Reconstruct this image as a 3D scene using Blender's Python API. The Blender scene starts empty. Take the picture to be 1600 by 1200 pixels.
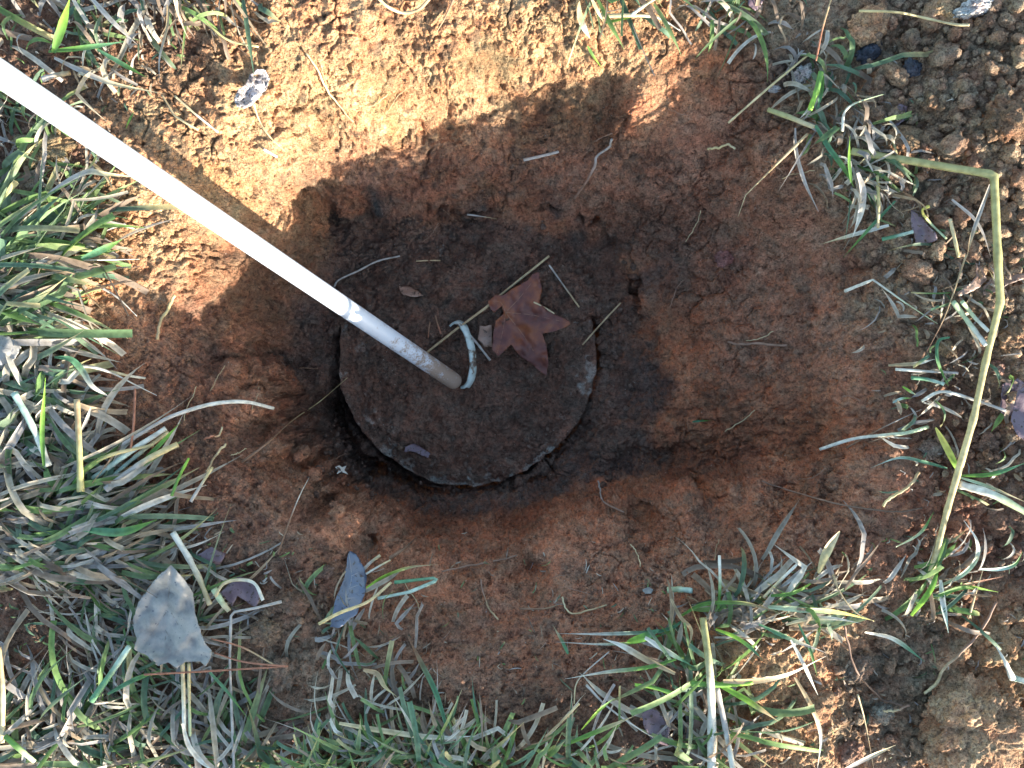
import bpy, math, random
import numpy as np
from mathutils import Vector, noise as mnoise
from mathutils.geometry import delaunay_2d_cdt

random.seed(7); RNG = np.random.default_rng(11)
scene = bpy.context.scene
col = bpy.data.collections.new("hole_scene"); scene.collection.children.link(col)

# ------------------------------------------------------------------ camera, sky, sun, exposure
F = 1256.0                                   # focal length in pixels of the 1600 px wide photograph
SUN_ELEV, SUN_AZ = math.radians(11.6), math.radians(-43.6)     # azimuth from +x, anticlockwise: low sun from the lower right
SUN_DIR = Vector((math.cos(SUN_ELEV)*math.cos(SUN_AZ), math.cos(SUN_ELEV)*math.sin(SUN_AZ), math.sin(SUN_ELEV)))
cam_data = bpy.data.cameras.new("camera"); cam = bpy.data.objects.new("camera", cam_data)
scene.collection.objects.link(cam)
cam.location = (0, 0, 1.0); cam_data.sensor_width = 36.0; cam_data.lens = 36.0*F/1600
cam_data.clip_start = 0.01; cam_data.clip_end = 200
scene.camera = cam
world = bpy.data.worlds.new("World"); scene.world = world; world.use_nodes = True
wn = world.node_tree
bg = wn.nodes["Background"]; sky = wn.nodes.new("ShaderNodeTexSky"); sky.sky_type = 'NISHITA'
sky.sun_disc = False; sky.sun_elevation = SUN_ELEV; sky.sun_rotation = math.pi/2 - SUN_AZ
wn.links.new(sky.outputs[0], bg.inputs[0]); bg.inputs[1].default_value = 0.15
sl = bpy.data.lights.new("sun", 'SUN'); sl.energy = 4.1; sl.angle = math.radians(0.3); sl.color = (1.0, 0.92, 0.80)
sun = bpy.data.objects.new("sun", sl); scene.collection.objects.link(sun)
sun.rotation_euler = SUN_DIR.to_track_quat('Z', 'Y').to_euler()
scene.view_settings.view_transform = 'Standard'; scene.view_settings.look = 'None'
scene.view_settings.gamma = 1; scene.view_settings.use_curve_mapping = False
scene.view_settings.exposure = 2.25

# ------------------------------------------------------------------ helpers
def W(px, py, z=0.0):
    """world x, y of a photograph pixel at height z"""
    d = 1.0 - z
    return (px-800.0)/F*d, (600.0-py)/F*d

def tag(o, label=None, cat=None, group=None, kind=None):
    if label: o["label"] = label
    if cat: o["category"] = cat
    if group: o["group"] = group
    if kind: o["kind"] = kind
    return o

def link(name, me, mat=None, parent=None):
    o = bpy.data.objects.new(name, me)
    if mat is not None and me is not None and not me.materials: me.materials.append(mat)
    col.objects.link(o)
    if parent: o.parent = parent
    return o

def mesh_np(name, co, faces, colors=None, smooth=True):
    me = bpy.data.meshes.new(name)
    co = np.asarray(co, dtype=np.float32); faces = np.asarray(faces, dtype=np.int32)
    n, k = faces.shape
    me.vertices.add(len(co)); me.vertices.foreach_set("co", co.ravel())
    me.loops.add(n*k); me.loops.foreach_set("vertex_index", faces.ravel())
    me.polygons.add(n); me.polygons.foreach_set("loop_start", np.arange(0, n*k, k, dtype=np.int32))
    me.update(calc_edges=True)
    if smooth: me.polygons.foreach_set("use_smooth", np.ones(n, dtype=bool))
    if colors is not None:
        a = me.color_attributes.new("Col", 'FLOAT_COLOR', 'POINT')
        c = np.ones((len(co), 4), dtype=np.float32); c[:, :3] = colors
        a.data.foreach_set("color", c.ravel())
    me.validate()
    return me

# hashed lattice noise, vectorised
def _hash(ix, iy, iz, seed):
    h = (ix*73856093) ^ (iy*19349663) ^ (iz*83492791) ^ (seed*2654435)
    h = h & 0xffffffff
    h = ((h ^ (h >> 16))*0x45d9f3b) & 0xffffffff
    h = ((h ^ (h >> 16))*0x45d9f3b) & 0xffffffff
    return h ^ (h >> 16)
def vnoise(p, seed=0):
    """value noise in -1..1 at points p (n,3)"""
    i = np.floor(p).astype(np.int64); f = (p-i).astype(np.float32); f = f*f*(3-2*f)
    r = np.zeros(len(p), dtype=np.float32)
    for dx in (0, 1):
        wx = f[:, 0] if dx else 1-f[:, 0]
        for dy in (0, 1):
            wy = f[:, 1] if dy else 1-f[:, 1]
            for dz in (0, 1):
                wz = f[:, 2] if dz else 1-f[:, 2]
                h = _hash(i[:, 0]+dx, i[:, 1]+dy, i[:, 2]+dz, seed)
                r += wx*wy*wz*((h & 0xffff).astype(np.float32)/32767.5-1)
    return r
def fbm(p, octaves=4, seed=0, gain=0.5):
    r = np.zeros(len(p), dtype=np.float32); a = 1.0; s = 1.0
    for o in range(octaves):
        r += a*vnoise(p*s + 17.3*o, seed+o); a *= gain; s *= 2.03
    return r
def worley(p, seed=0):
    """F1, F2 of jittered cells"""
    i = np.floor(p).astype(np.int64); f = (p-i).astype(np.float32)
    f1 = np.full(len(p), 9.0, dtype=np.float32); f2 = f1.copy()
    for dx in (-1, 0, 1):
        for dy in (-1, 0, 1):
            for dz in (-1, 0, 1):
                h = _hash(i[:, 0]+dx, i[:, 1]+dy, i[:, 2]+dz, seed)
                ax = dx+((h & 1023)/1023.0).astype(np.float32)-f[:, 0]
                ay = dy+(((h >> 10) & 1023)/1023.0).astype(np.float32)-f[:, 1]
                az = dz+(((h >> 20) & 1023)/1023.0).astype(np.float32)-f[:, 2]
                d = ax*ax+ay*ay+az*az
                f2 = np.minimum(f2, np.maximum(f1, d)); f1 = np.minimum(f1, d)
    return np.sqrt(f1), np.sqrt(f2)
def smooth(a, b, x):
    t = np.clip((x-a)/(b-a), 0, 1); return t*t*(3-2*t)

# ------------------------------------------------------------------ materials
def new_mat(name):
    m = bpy.data.materials.new(name); m.use_nodes = True
    nt = m.node_tree; return m, nt, nt.nodes["Principled BSDF"]
def nn(nt, t, **kw):
    n = nt.nodes.new(t)
    for k, v in kw.items(): setattr(n, k, v)
    return n
def ramp(nt, fac, stops):
    r = nn(nt, "ShaderNodeValToRGB")
    el = r.color_ramp.elements
    while len(el) < len(stops): el.new(0.5)
    for e, (p, c) in zip(el, stops):
        e.position = p; e.color = (*c, 1) if len(c) == 3 else c
    nt.links.new(fac, r.inputs[0]); return r.outputs[0]

def soil_material(name, base=None, bump=1.0):
    m, nt, bsdf = new_mat(name); L = nt.links.new
    geo = nn(nt, "ShaderNodeNewGeometry")
    pos = geo.outputs["Position"]
    if base is None:
        at = nn(nt, "ShaderNodeAttribute", attribute_name="Col"); c = at.outputs["Color"]
    else:
        rgb = nn(nt, "ShaderNodeRGB"); rgb.outputs[0].default_value = (*base, 1); c = rgb.outputs[0]
    def noise(scale, detail=4, rough=.6, dist=0):
        n = nn(nt, "ShaderNodeTexNoise"); n.inputs["Scale"].default_value = scale
        n.inputs["Detail"].default_value = detail; n.inputs["Roughness"].default_value = rough
        n.inputs["Distortion"].default_value = dist
        L(pos, n.inputs["Vector"]); return n
    def mul(c, fac, a, b):
        mr = nn(nt, "ShaderNodeMapRange"); L(fac, mr.inputs[0])
        mr.inputs[1].default_value = .3; mr.inputs[2].default_value = .7
        mr.inputs[3].default_value = a; mr.inputs[4].default_value = b
        hs = nn(nt, "ShaderNodeMix", data_type='RGBA', blend_type='MULTIPLY'); hs.inputs[0].default_value = 1
        cmb = nn(nt, "ShaderNodeCombineColor")
        for k in range(3): L(mr.outputs[0], cmb.inputs[k])
        L(c, hs.inputs[6]); L(cmb.outputs[0], hs.inputs[7]); return hs.outputs[2]
    n1 = noise(14, 5); n2 = noise(160, 4); n3 = noise(700, 2)
    c = mul(c, n1.outputs[0], .72, 1.28)
    c = mul(c, n2.outputs[0], .68, 1.32)
    c = mul(c, n3.outputs[0], .8, 1.2)
    # reddish / ochre drift
    mx = nn(nt, "ShaderNodeMix", data_type='RGBA', blend_type='MULTIPLY')
    dr = noise(45, 3)
    tint = ramp(nt, dr.outputs[0], [(.35, (1.12, .92, .85)), (.65, (.94, 1.05, 1.08))])
    mx.inputs[0].default_value = 1; L(c, mx.inputs[6]); L(tint, mx.inputs[7]); c = mx.outputs[2]
    # pale quartz grit
    vo = nn(nt, "ShaderNodeTexVoronoi"); vo.inputs["Scale"].default_value = 230; L(pos, vo.inputs["Vector"])
    gr = nn(nt, "ShaderNodeMath", operation='LESS_THAN'); gr.inputs[1].default_value = .13; L(vo.outputs["Distance"], gr.inputs[0])
    sel = nn(nt, "ShaderNodeSeparateColor"); L(vo.outputs["Color"], sel.inputs[0])
    s2 = nn(nt, "ShaderNodeMath", operation='GREATER_THAN'); s2.inputs[1].default_value = .93; L(sel.outputs[0], s2.inputs[0])
    ms = nn(nt, "ShaderNodeMath", operation='MULTIPLY'); L(gr.outputs[0], ms.inputs[0]); L(s2.outputs[0], ms.inputs[1])
    for sc_, lo_, hi_, dk in ((420, .36, .44, .45), (150, .34, .42, .5)):  # dark specks painted in place of the shade in tiny pits
        sn = noise(sc_, 3, .7)
        sp_ = ramp(nt, sn.outputs[0], [(lo_, (dk, dk*.95, dk*.95)), (hi_, (1.04, 1.04, 1.04))])
        mq = nn(nt, "ShaderNodeMix", data_type='RGBA', blend_type='MULTIPLY'); mq.inputs[0].default_value = 1
        L(c, mq.inputs[6]); L(sp_, mq.inputs[7]); c = mq.outputs[2]
    g = nn(nt, "ShaderNodeMix", data_type='RGBA'); L(ms.outputs[0], g.inputs[0]); L(c, g.inputs[6]); g.inputs[7].default_value = (.42, .36, .3, 1)
    L(g.outputs[2], bsdf.inputs["Base Color"])
    bsdf.inputs["Roughness"].default_value = .92; bsdf.inputs["Specular IOR Level"].default_value = .25
    prev = None
    v1 = nn(nt, "ShaderNodeTexVoronoi"); v1.inputs["Scale"].default_value = 400
    inv = nn(nt, "ShaderNodeMath", operation='SUBTRACT'); inv.inputs[0].default_value = 1; L(v1.outputs["Distance"], inv.inputs[1])
    v2 = nn(nt, "ShaderNodeTexVoronoi"); v2.inputs["Scale"].default_value = 170
    wv = nn(nt, "ShaderNodeVectorMath", operation='ADD'); L(pos, wv.inputs[0])
    ws = nn(nt, "ShaderNodeVectorMath", operation='SCALE'); ws.inputs["Scale"].default_value = .006; L(noise(220, 2).outputs["Color"], ws.inputs[0]); L(ws.outputs[0], wv.inputs[1])
    L(wv.outputs[0], v2.inputs["Vector"]); L(wv.outputs[0], v1.inputs["Vector"])
    inv2 = nn(nt, "ShaderNodeMath", operation='SUBTRACT'); inv2.inputs[0].default_value = 1; L(v2.outputs["Distance"], inv2.inputs[1])
    for src, dist in ((noise(120, 6, .65, .2).outputs[0], .004), (inv2.outputs[0], .0030), (inv.outputs[0], .0020), (noise(800, 3, .7).outputs[0], .0014)):
        b = nn(nt, "ShaderNodeBump"); b.inputs["Strength"].default_value = 1.0*bump; b.inputs["Distance"].default_value = dist
        L(src, b.inputs["Height"])
        if prev: L(prev.outputs[0], b.inputs["Normal"])
        prev = b
    L(prev.outputs[0], bsdf.inputs["Normal"])
    return m
SOIL = soil_material("soil")
LIDM = soil_material("soiled_concrete", bump=.9)
CLODM = soil_material("clod_soil")

def plant_material(name, translucent=.35):
    m, nt, bsdf = new_mat(name); L = nt.links.new
    at = nn(nt, "ShaderNodeAttribute", attribute_name="Col")
    geo = nn(nt, "ShaderNodeTexCoord")
    n = nn(nt, "ShaderNodeTexNoise"); n.inputs["Scale"].default_value = 120; n.inputs["Detail"].default_value = 4
    L(geo.outputs["Object"], n.inputs["Vector"])
    t = ramp(nt, n.outputs[0], [(.3, (.72, .7, .66)), (.6, (1.1, 1.1, 1.1))])
    mx = nn(nt, "ShaderNodeMix", data_type='RGBA', blend_type='MULTIPLY'); mx.inputs[0].default_value = 1
    L(at.outputs["Color"], mx.inputs[6]); L(t, mx.inputs[7])
    L(mx.outputs[2], bsdf.inputs["Base Color"])
    bsdf.inputs["Roughness"].default_value = .58; bsdf.inputs["Specular IOR Level"].default_value = .3
    tr = nn(nt, "ShaderNodeBsdfTranslucent"); L(mx.outputs[2], tr.inputs[0])
    ms = nn(nt, "ShaderNodeMixShader"); ms.inputs[0].default_value = translucent
    L(bsdf.outputs[0], ms.inputs[1]); L(tr.outputs[0], ms.inputs[2])
    L(ms.outputs[0], nt.nodes["Material Output"].inputs["Surface"])
    b = nn(nt, "ShaderNodeBump"); b.inputs["Strength"].default_value = .4; b.inputs["Distance"].default_value = .0006
    L(n.outputs[0], b.inputs["Height"]); L(b.outputs[0], bsdf.inputs["Normal"])
    return m
GRASSM = plant_material("grass_blade")
STRAWM = plant_material("dry_straw", .15)

def leaf_material(name, c1, c2, c3, scale=25, rough=.55, spec=.4, spots=.0, spotcol=(.05, .03, .02)):
    m, nt, bsdf = new_mat(name); L = nt.links.new
    geo = nn(nt, "ShaderNodeTexCoord")
    n = nn(nt, "ShaderNodeTexNoise"); n.inputs["Scale"].default_value = scale; n.inputs["Detail"].default_value = 6
    n.inputs["Roughness"].default_value = .65
    L(geo.outputs["Object"], n.inputs["Vector"])
    c = ramp(nt, n.outputs[0], [(.36, c1), (.5, c2), (.64, c3)])
    n2 = nn(nt, "ShaderNodeTexNoise"); n2.inputs["Scale"].default_value = scale*7; n2.inputs["Detail"].default_value = 3
    L(geo.outputs["Object"], n2.inputs["Vector"])
    if spots:
        th = ramp(nt, n2.outputs[0], [(.62-spots*.1, (0, 0, 0)), (.68-spots*.1, (1, 1, 1))])
        g = nn(nt, "ShaderNodeMix", data_type='RGBA'); L(th, g.inputs[0]); L(c, g.inputs[6]); g.inputs[7].default_value = (*spotcol, 1)
        c = g.outputs[2]
    L(c, bsdf.inputs["Base Color"]); bsdf.inputs["Roughness"].default_value = rough; bsdf.inputs["Specular IOR Level"].default_value = spec
    b = nn(nt, "ShaderNodeBump"); b.inputs["Strength"].default_value = .5; b.inputs["Distance"].default_value = .001
    L(n2.outputs[0], b.inputs["Height"]); L(b.outputs[0], bsdf.inputs["Normal"])
    return m

# ------------------------------------------------------------------ the ground: heights and soil colours from measured points
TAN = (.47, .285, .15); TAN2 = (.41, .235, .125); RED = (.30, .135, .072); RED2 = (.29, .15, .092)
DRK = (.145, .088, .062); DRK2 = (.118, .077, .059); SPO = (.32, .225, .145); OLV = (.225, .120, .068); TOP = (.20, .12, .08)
PTS = [  # px, py, z, colour
 # rim and lawn, left
 (0, 0, .0, TOP), (120, 60, .0, TOP), (260, 60, .005, TOP), (400, 20, .0, TAN2), (60, 230, .0, TOP), (0, 420, .0, TOP), (120, 250, -.005, TOP),
 (150, 330, -.008, TAN2), (140, 460, -.004, TAN2), (0, 620, .0, TOP), (140, 560, -.004, RED2), (100, 720, .0, TOP), (210, 650, -.012, RED2), (270, 740, -.004, RED2),
 (0, 850, .0, TOP), (200, 860, .0, TOP), (360, 830, -.004, TOP), (420, 900, .004, TOP), (0, 1100, .005, TOP), (250, 1050, .0, TOP), (450, 1050, .008, SPO), (430, 1190, .005, TOP),
 # top shelf
 (250, 180, -.006, TAN), (330, 260, -.022, TAN), (230, 330, -.022, TAN), (300, 400, -.045, TAN2), (200, 430, -.018, TAN2), (380, 180, -.022, TAN), (450, 110, -.02, TAN), (430, 230, -.05, TAN),
 (550, 60, -.012, TAN2), (560, 170, -.068, TAN), (520, 240, -.116, TAN), (700, 40, -.012, TAN2), (700, 120, -.05, TAN), (850, 30, -.008, TAN), (850, 110, -.062, TAN), (620, 225, -.136, TAN), (500, 285, -.118, TAN2), (420, 335, -.085, TAN2),
 (700, 190, -.138, TAN2), (850, 165, -.122, OLV), (930, 100, -.040, TAN), (950, 165, -.095, OLV), (780, 150, -.098, TAN), (1000, 80, -.02, TAN2), (1020, 120, -.03, TAN2), (980, 180, -.055, RED),
 (350, 430, -.085, OLV), (290, 490, -.055, RED2), (400, 400, -.13, OLV), (380, 500, -.14, OLV), (450, 440, -.2, OLV), (430, 540, -.2, RED2),
 # upper wall down to its foot
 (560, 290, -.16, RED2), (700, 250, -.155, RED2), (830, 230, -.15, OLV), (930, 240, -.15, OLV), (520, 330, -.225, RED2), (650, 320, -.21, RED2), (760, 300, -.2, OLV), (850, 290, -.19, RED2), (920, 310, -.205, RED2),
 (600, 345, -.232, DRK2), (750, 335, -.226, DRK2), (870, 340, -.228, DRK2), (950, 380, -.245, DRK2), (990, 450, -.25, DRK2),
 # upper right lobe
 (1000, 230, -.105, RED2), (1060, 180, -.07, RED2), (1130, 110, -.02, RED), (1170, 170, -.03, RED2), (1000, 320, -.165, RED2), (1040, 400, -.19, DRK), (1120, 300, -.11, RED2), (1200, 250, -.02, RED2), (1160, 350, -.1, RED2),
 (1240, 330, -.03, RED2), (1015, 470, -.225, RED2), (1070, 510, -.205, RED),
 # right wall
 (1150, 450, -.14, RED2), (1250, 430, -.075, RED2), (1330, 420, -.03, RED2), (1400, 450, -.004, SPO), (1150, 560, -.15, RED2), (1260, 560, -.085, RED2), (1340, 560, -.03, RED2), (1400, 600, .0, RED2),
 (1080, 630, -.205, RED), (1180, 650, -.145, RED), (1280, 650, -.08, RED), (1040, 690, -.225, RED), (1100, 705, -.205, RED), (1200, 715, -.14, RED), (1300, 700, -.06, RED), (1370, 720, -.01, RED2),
 # lower right bank
 (960, 750, -.24, RED2), (1080, 752, -.20, RED), (1000, 790, -.145, RED), (1120, 775, -.12, RED), (1230, 765, -.085, RED), (1100, 820, -.07, RED2),
 (1250, 820, -.03, RED2), (1350, 810, -.005, RED2), (830, 885, -.1, RED), (900, 900, -.06, RED2), (1000, 900, -.04, RED2), (1100, 880, -.025, RED2), (1200, 900, -.008, RED2), (1050, 950, -.01, RED2),
 # lower wall
 (730, 890, -.085, RED), (600, 930, -.03, RED2), (740, 930, -.05, RED2), (850, 950, -.04, RED2),
 (650, 1000, .0, RED2), (800, 1010, -.012, RED2), (930, 1010, -.008, RED2), (560, 900, -.03, RED2), (500, 880, -.01, RED2), (700, 1080, .018, TOP), (900, 1100, .018, TOP), (600, 1180, .026, TOP), (850, 1190, .028, TOP),
 # lower left lobe
 (350, 560, -.10, RED2), (290, 590, -.055, RED2), (395, 605, -.105, RED), (380, 680, -.065, RED2), (300, 680, -.03, RED2), (430, 670, -.105, RED), (460, 720, -.10, RED), (400, 760, -.035, RED2), (525, 785, -.095, RED), (480, 820, -.04, RED2), (590, 840, -.11, RED2), (560, 850, -.07, RED2),
 
 # floor
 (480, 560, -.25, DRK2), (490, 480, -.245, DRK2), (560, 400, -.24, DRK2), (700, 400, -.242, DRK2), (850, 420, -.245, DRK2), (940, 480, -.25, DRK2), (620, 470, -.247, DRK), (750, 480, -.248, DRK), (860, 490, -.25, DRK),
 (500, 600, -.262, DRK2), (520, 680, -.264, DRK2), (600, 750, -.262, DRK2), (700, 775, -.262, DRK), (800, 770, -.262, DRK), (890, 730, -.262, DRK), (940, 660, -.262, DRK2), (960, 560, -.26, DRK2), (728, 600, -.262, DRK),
 # spoil and ground, right
 (1080, 20, .0, TAN2), (1200, 40, .005, SPO), (1250, 130, .0, SPO), (1300, 250, .008, SPO), (1380, 80, .025, SPO), (1400, 200, .025, SPO), (1500, 60, .045, SPO), (1500, 200, .05, SPO), (1600, 100, .07, SPO), (1600, 250, .065, SPO),
 (1370, 340, .008, SPO), (1480, 330, .03, SPO), (1600, 400, .045, SPO), (1450, 450, .008, SPO), (1550, 520, .025, SPO), (1440, 600, .006, TOP), (1530, 650, .016, TOP), (1600, 600, .03, SPO), (1430, 720, .002, RED2), (1550, 780, .025, TOP),
 (1400, 870, .003, RED2), (1500, 880, .006, RED2), (1600, 900, .015, TOP), (1300, 880, .0, RED2), (1150, 970, .022, TAN2), (1300, 965, .018, TAN2), (1200, 1060, .026, TAN), (1040, 1010, .024, RED2), (1350, 1040, -.012, SPO), (1340, 1120, -.01, SPO), (1450, 1000, .0, SPO),
 (1240, 1150, .016, TAN), (1100, 1100, .012, TOP), (1050, 1190, .02, TOP), (1400, 1190, -.01, SPO), (1550, 1000, .01, TAN), (1600, 1150, .0, TAN),
]
def edge(pts, colr, step=26):
    for (a, b_) in zip(pts[:-1], pts[1:]):
        m_ = max(1, int(math.hypot(a[0]-b_[0], a[1]-b_[1])/step))
        for j in range(m_):
            t = j/m_; PTS.append((a[0]+(b_[0]-a[0])*t, a[1]+(b_[1]-a[1])*t, a[2]+(b_[2]-a[2])*t, colr))
    PTS.append((*pts[-1], colr))
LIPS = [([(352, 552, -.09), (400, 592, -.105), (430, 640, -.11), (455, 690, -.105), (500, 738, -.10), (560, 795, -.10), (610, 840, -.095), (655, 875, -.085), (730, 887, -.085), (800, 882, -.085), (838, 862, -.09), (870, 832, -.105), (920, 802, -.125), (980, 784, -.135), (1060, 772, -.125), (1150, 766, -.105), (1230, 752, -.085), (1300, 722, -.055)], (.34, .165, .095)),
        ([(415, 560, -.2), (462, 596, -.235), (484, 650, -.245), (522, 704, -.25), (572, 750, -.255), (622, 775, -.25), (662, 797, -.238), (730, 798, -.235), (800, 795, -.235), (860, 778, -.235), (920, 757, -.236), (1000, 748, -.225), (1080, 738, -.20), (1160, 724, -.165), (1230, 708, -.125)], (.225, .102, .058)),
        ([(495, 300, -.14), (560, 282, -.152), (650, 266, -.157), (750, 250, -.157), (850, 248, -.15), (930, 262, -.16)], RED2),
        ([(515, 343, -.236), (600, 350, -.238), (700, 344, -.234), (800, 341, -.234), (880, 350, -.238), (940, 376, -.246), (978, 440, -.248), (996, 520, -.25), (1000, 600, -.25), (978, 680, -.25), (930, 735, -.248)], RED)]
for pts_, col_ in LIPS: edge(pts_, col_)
_keep = []
for k, q in enumerate(PTS):       # drop measured points that crowd an edge point
    if k < len(PTS)-sum(1 for _ in ()) and q[2] < -.04 and any(math.hypot(q[0]-e[0], q[1]-e[1]) < 17 and abs(q[2]-e[2]) > .02 for e in PTS[k+1:]) : continue
    _keep.append(q)
PTS = _keep
cp = []; cv = []
for (px, py, z, c) in PTS:
    x, y = W(px, py, z); cp.append((x, y)); cv.append((z, *c))
# beyond the frame: lawn to the left and above, spoil heap to the right
for (x, y, z, c) in [(-.8, .6, 0, TOP), (-.8, .2, 0, TOP), (-.8, -.2, 0, TOP), (-.8, -.6, 0, TOP), (-.4, .65, 0, TOP), (0, .65, 0, TAN2), (.4, .65, .01, SPO), (.8, .62, .08, SPO), (.82, .3, .12, SPO), (.82, .0, .095, SPO),
                     (.82, -.3, .095, SPO), (.8, -.62, -.01, TOP), (.4, -.65, .035, TOP), (0, -.65, .03, TOP), (-.4, -.65, .01, TOP), (-1.3, 0, 0, TOP), (0, 1.2, 0, TOP), (0, -1.2, .0, TOP), (1.3, 0, .05, TOP), (1.3, 1, 0, TOP), (1.3, -1, 0, TOP), (-1.3, -1, 0, TOP), (-1.3, 1, 0, TOP)]:
    cp.append((x, y)); cv.append((z, *c))
cp = np.array(cp); cv = np.array(cv)
def kern(d): return np.sqrt(d*d + .006**2)
K = kern(np.linalg.norm(cp[:, None]-cp[None], axis=2)); n_c = len(cp)
A = np.zeros((n_c+1, n_c+1)); A[:n_c, :n_c] = K - np.eye(n_c)*.0003; A[:n_c, n_c] = 1; A[n_c, :n_c] = 1
coef = np.linalg.solve(A, np.vstack([cv, np.zeros((1, 4))]))
GX = np.arange(-1.32, 1.321, .004); GY = np.arange(-1.12, 1.121, .004)
def rbf(xy):
    out = np.zeros((len(xy), 4))
    for s in range(0, len(xy), 20000):
        q = xy[s:s+20000]
        d2 = (q[:, 0:1]-cp[None, :, 0])**2+(q[:, 1:2]-cp[None, :, 1])**2
        out[s:s+20000] = np.sqrt(d2+.006**2) @ coef[:n_c] + coef[n_c]
    return out
gxx, gyy = np.meshgrid(GX, GY)
BASE = rbf(np.stack([gxx.ravel(), gyy.ravel()], 1)).reshape(len(GY), len(GX), 4)
def bil(grid, x, y, x0=GX[0], y0=GY[0], d=.004):
    fx = np.clip((x-x0)/d, 0, grid.shape[1]-1.001); fy = np.clip((y-y0)/d, 0, grid.shape[0]-1.001)
    ix = fx.astype(int); iy = fy.astype(int); fx = fx-ix; fy = fy-iy
    if grid.ndim == 3: fx = fx[:, None]; fy = fy[:, None]
    return (grid[iy, ix]*(1-fx)+grid[iy, ix+1]*fx)*(1-fy)+(grid[iy+1, ix]*(1-fx)+grid[iy+1, ix+1]*fx)*fy
LID_Z = -.256
LCX, LCY = W(729, 556, LID_Z); LR = .2005
def edge_bury(x, y):
    """how far the floor soil lies over the lid: 1 = buried"""
    w = fbm(np.stack([x*30, y*30, x*0], 1), 3, 91)*.012
    return smooth(.075, .10, (y+w+.0*x))
def base_hc(x, y):
    v = bil(BASE, x, y)
    q3 = np.stack([x, y, x*0], 1)
    v[:, 1:] = bil(BASE, x+.014*fbm(q3*28, 4, 151), y+.014*fbm(q3*28, 4, 152))[:, 1:]
    r = np.hypot(x, y); f = smooth(1.0, 1.3, r)
    z = v[:, 0]*(1-f); c = np.clip(v[:, 1:], .02, .6)
    c = c*(1-f)[:, None]+np.array(TOP)*f[:, None]
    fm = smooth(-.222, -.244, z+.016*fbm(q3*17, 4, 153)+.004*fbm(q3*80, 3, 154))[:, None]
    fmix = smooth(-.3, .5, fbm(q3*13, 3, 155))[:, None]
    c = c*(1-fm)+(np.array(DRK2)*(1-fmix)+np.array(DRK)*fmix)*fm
    # the lid's seat
    wob = fbm(np.stack([x*18, y*18, x*0+5], 1), 3, 55)
    rr = np.hypot(x-LCX, y-LCY)
    b = edge_bury(x, y)
    dip = 1-smooth(LR+.003, LR+.014+.004*wob, rr)
    inner = LID_Z-.007+.019*smooth(.02, .125, y+.022*fbm(q3*22, 3, 92)+.010*fbm(q3*60, 3, 93))
    z = np.where(rr < LR+.012, inner, z)
    gap = smooth(LR-.012, LR-.004, rr)*(1-smooth(LR+.003, LR+.013+.004*wob, rr))*(1-b)
    z = z*(1-gap)+(-.305)*gap
    cov = smooth(LR+.03, LR+.012, rr)*(rr >= LR+.012)*b
    z = z*(1-cov)+np.maximum(z, inner)*cov
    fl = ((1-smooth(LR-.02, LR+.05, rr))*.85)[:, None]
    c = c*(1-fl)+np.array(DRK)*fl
    return z, c

# one sheet: fine in and round the hole, coarser out to the horizon
def axis(half, step):
    a = list(np.arange(0, half, step)); s = step; v = a[-1]
    while v < 60: s *= 1.16; v += s; a.append(v)
    a = np.array(a); return np.concatenate([-a[:0:-1], a])
STEP = .00138
ax = axis(.672, STEP); ay = axis(.512, STEP)
gx, gy = np.meshgrid(ax, ay); nx, ny = len(ax), len(ay)
x = gx.ravel(); y = gy.ravel()
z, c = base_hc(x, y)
Zg = z.reshape(ny, nx)
dzy, dzx = np.gradient(Zg, ay, ax)
nrm = np.stack([-dzx.ravel(), -dzy.ravel(), np.ones(x.size)], 1); nrm /= np.linalg.norm(nrm, axis=1, keepdims=True)
steep = 1-nrm[:, 2]
near = (np.abs(x) < .75) & (np.abs(y) < .6)
P3 = np.stack([x, y, z], 1)[near]
cn = c[near]; zn = z[near]; xs = x[near]; ys = y[near]
def gmask(px, py, zz, r0, r1, ang=0, asp=1):
    cx_, cy_ = W(px, py, zz); dx = xs-cx_; dy = ys-cy_
    ca, sa = math.cos(ang), math.sin(ang)
    u = dx*ca+dy*sa; v = (-dx*sa+dy*ca)*asp
    return 1-smooth(r0, r1, np.hypot(u, v))
spoil = smooth(.38, .5, xs+.15*ys+.03*fbm(P3*12, 2, 3))            # loose heap on the right
floor = smooth(-.205, -.235, zn)
lawn = smooth(-.43, -.52, xs+.35*np.minimum(ys, 0)*0-.1*fbm(P3*8, 2, 4))
low = smooth(-.36, -.43, ys)
corner = smooth(.28, .4, xs)*smooth(-.26, -.34, ys)
loose = np.clip(spoil+floor*.75+lawn*.5+low*.5+corner, 0, 1)
patchy = smooth(-.3, .6, fbm(P3*11, 3, 14))*smooth(.1, -.1, ys-.16)
loose = np.clip(np.maximum(loose, .55*patchy), 0, 1)
wp = P3 + .006*np.stack([vnoise(P3*60, 31), vnoise(P3*60, 32), vnoise(P3*60, 33)], 1)
d = .009*fbm(P3*9, 3, 1) + .0035*fbm(P3*40, 3, 2)
f1, f2 = worley(wp*38, 5)            # 26 mm lumps
d += loose*(.012+.010*spoil+.006*floor)*(np.clip(.55-f1, -.3, .5)) + .0045*(1-loose)*np.clip(.5-f1, -.3, .5)
a1, a2 = worley(wp*95, 6)            # 10 mm crumbs
d += (.0042+.0060*loose+.0035*floor)*np.clip(.6-a1, -.4, .6)*smooth(-.5, .4, fbm(P3*22, 2, 8)+.3*loose)
b1, b2 = worley(wp*210, 7)           # 5 mm crumbs
d += (.0026+.0022*loose)*np.clip(.6-b1, -.4, .6)*smooth(-.6, .2, fbm(P3*35, 2, 48))
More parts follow.
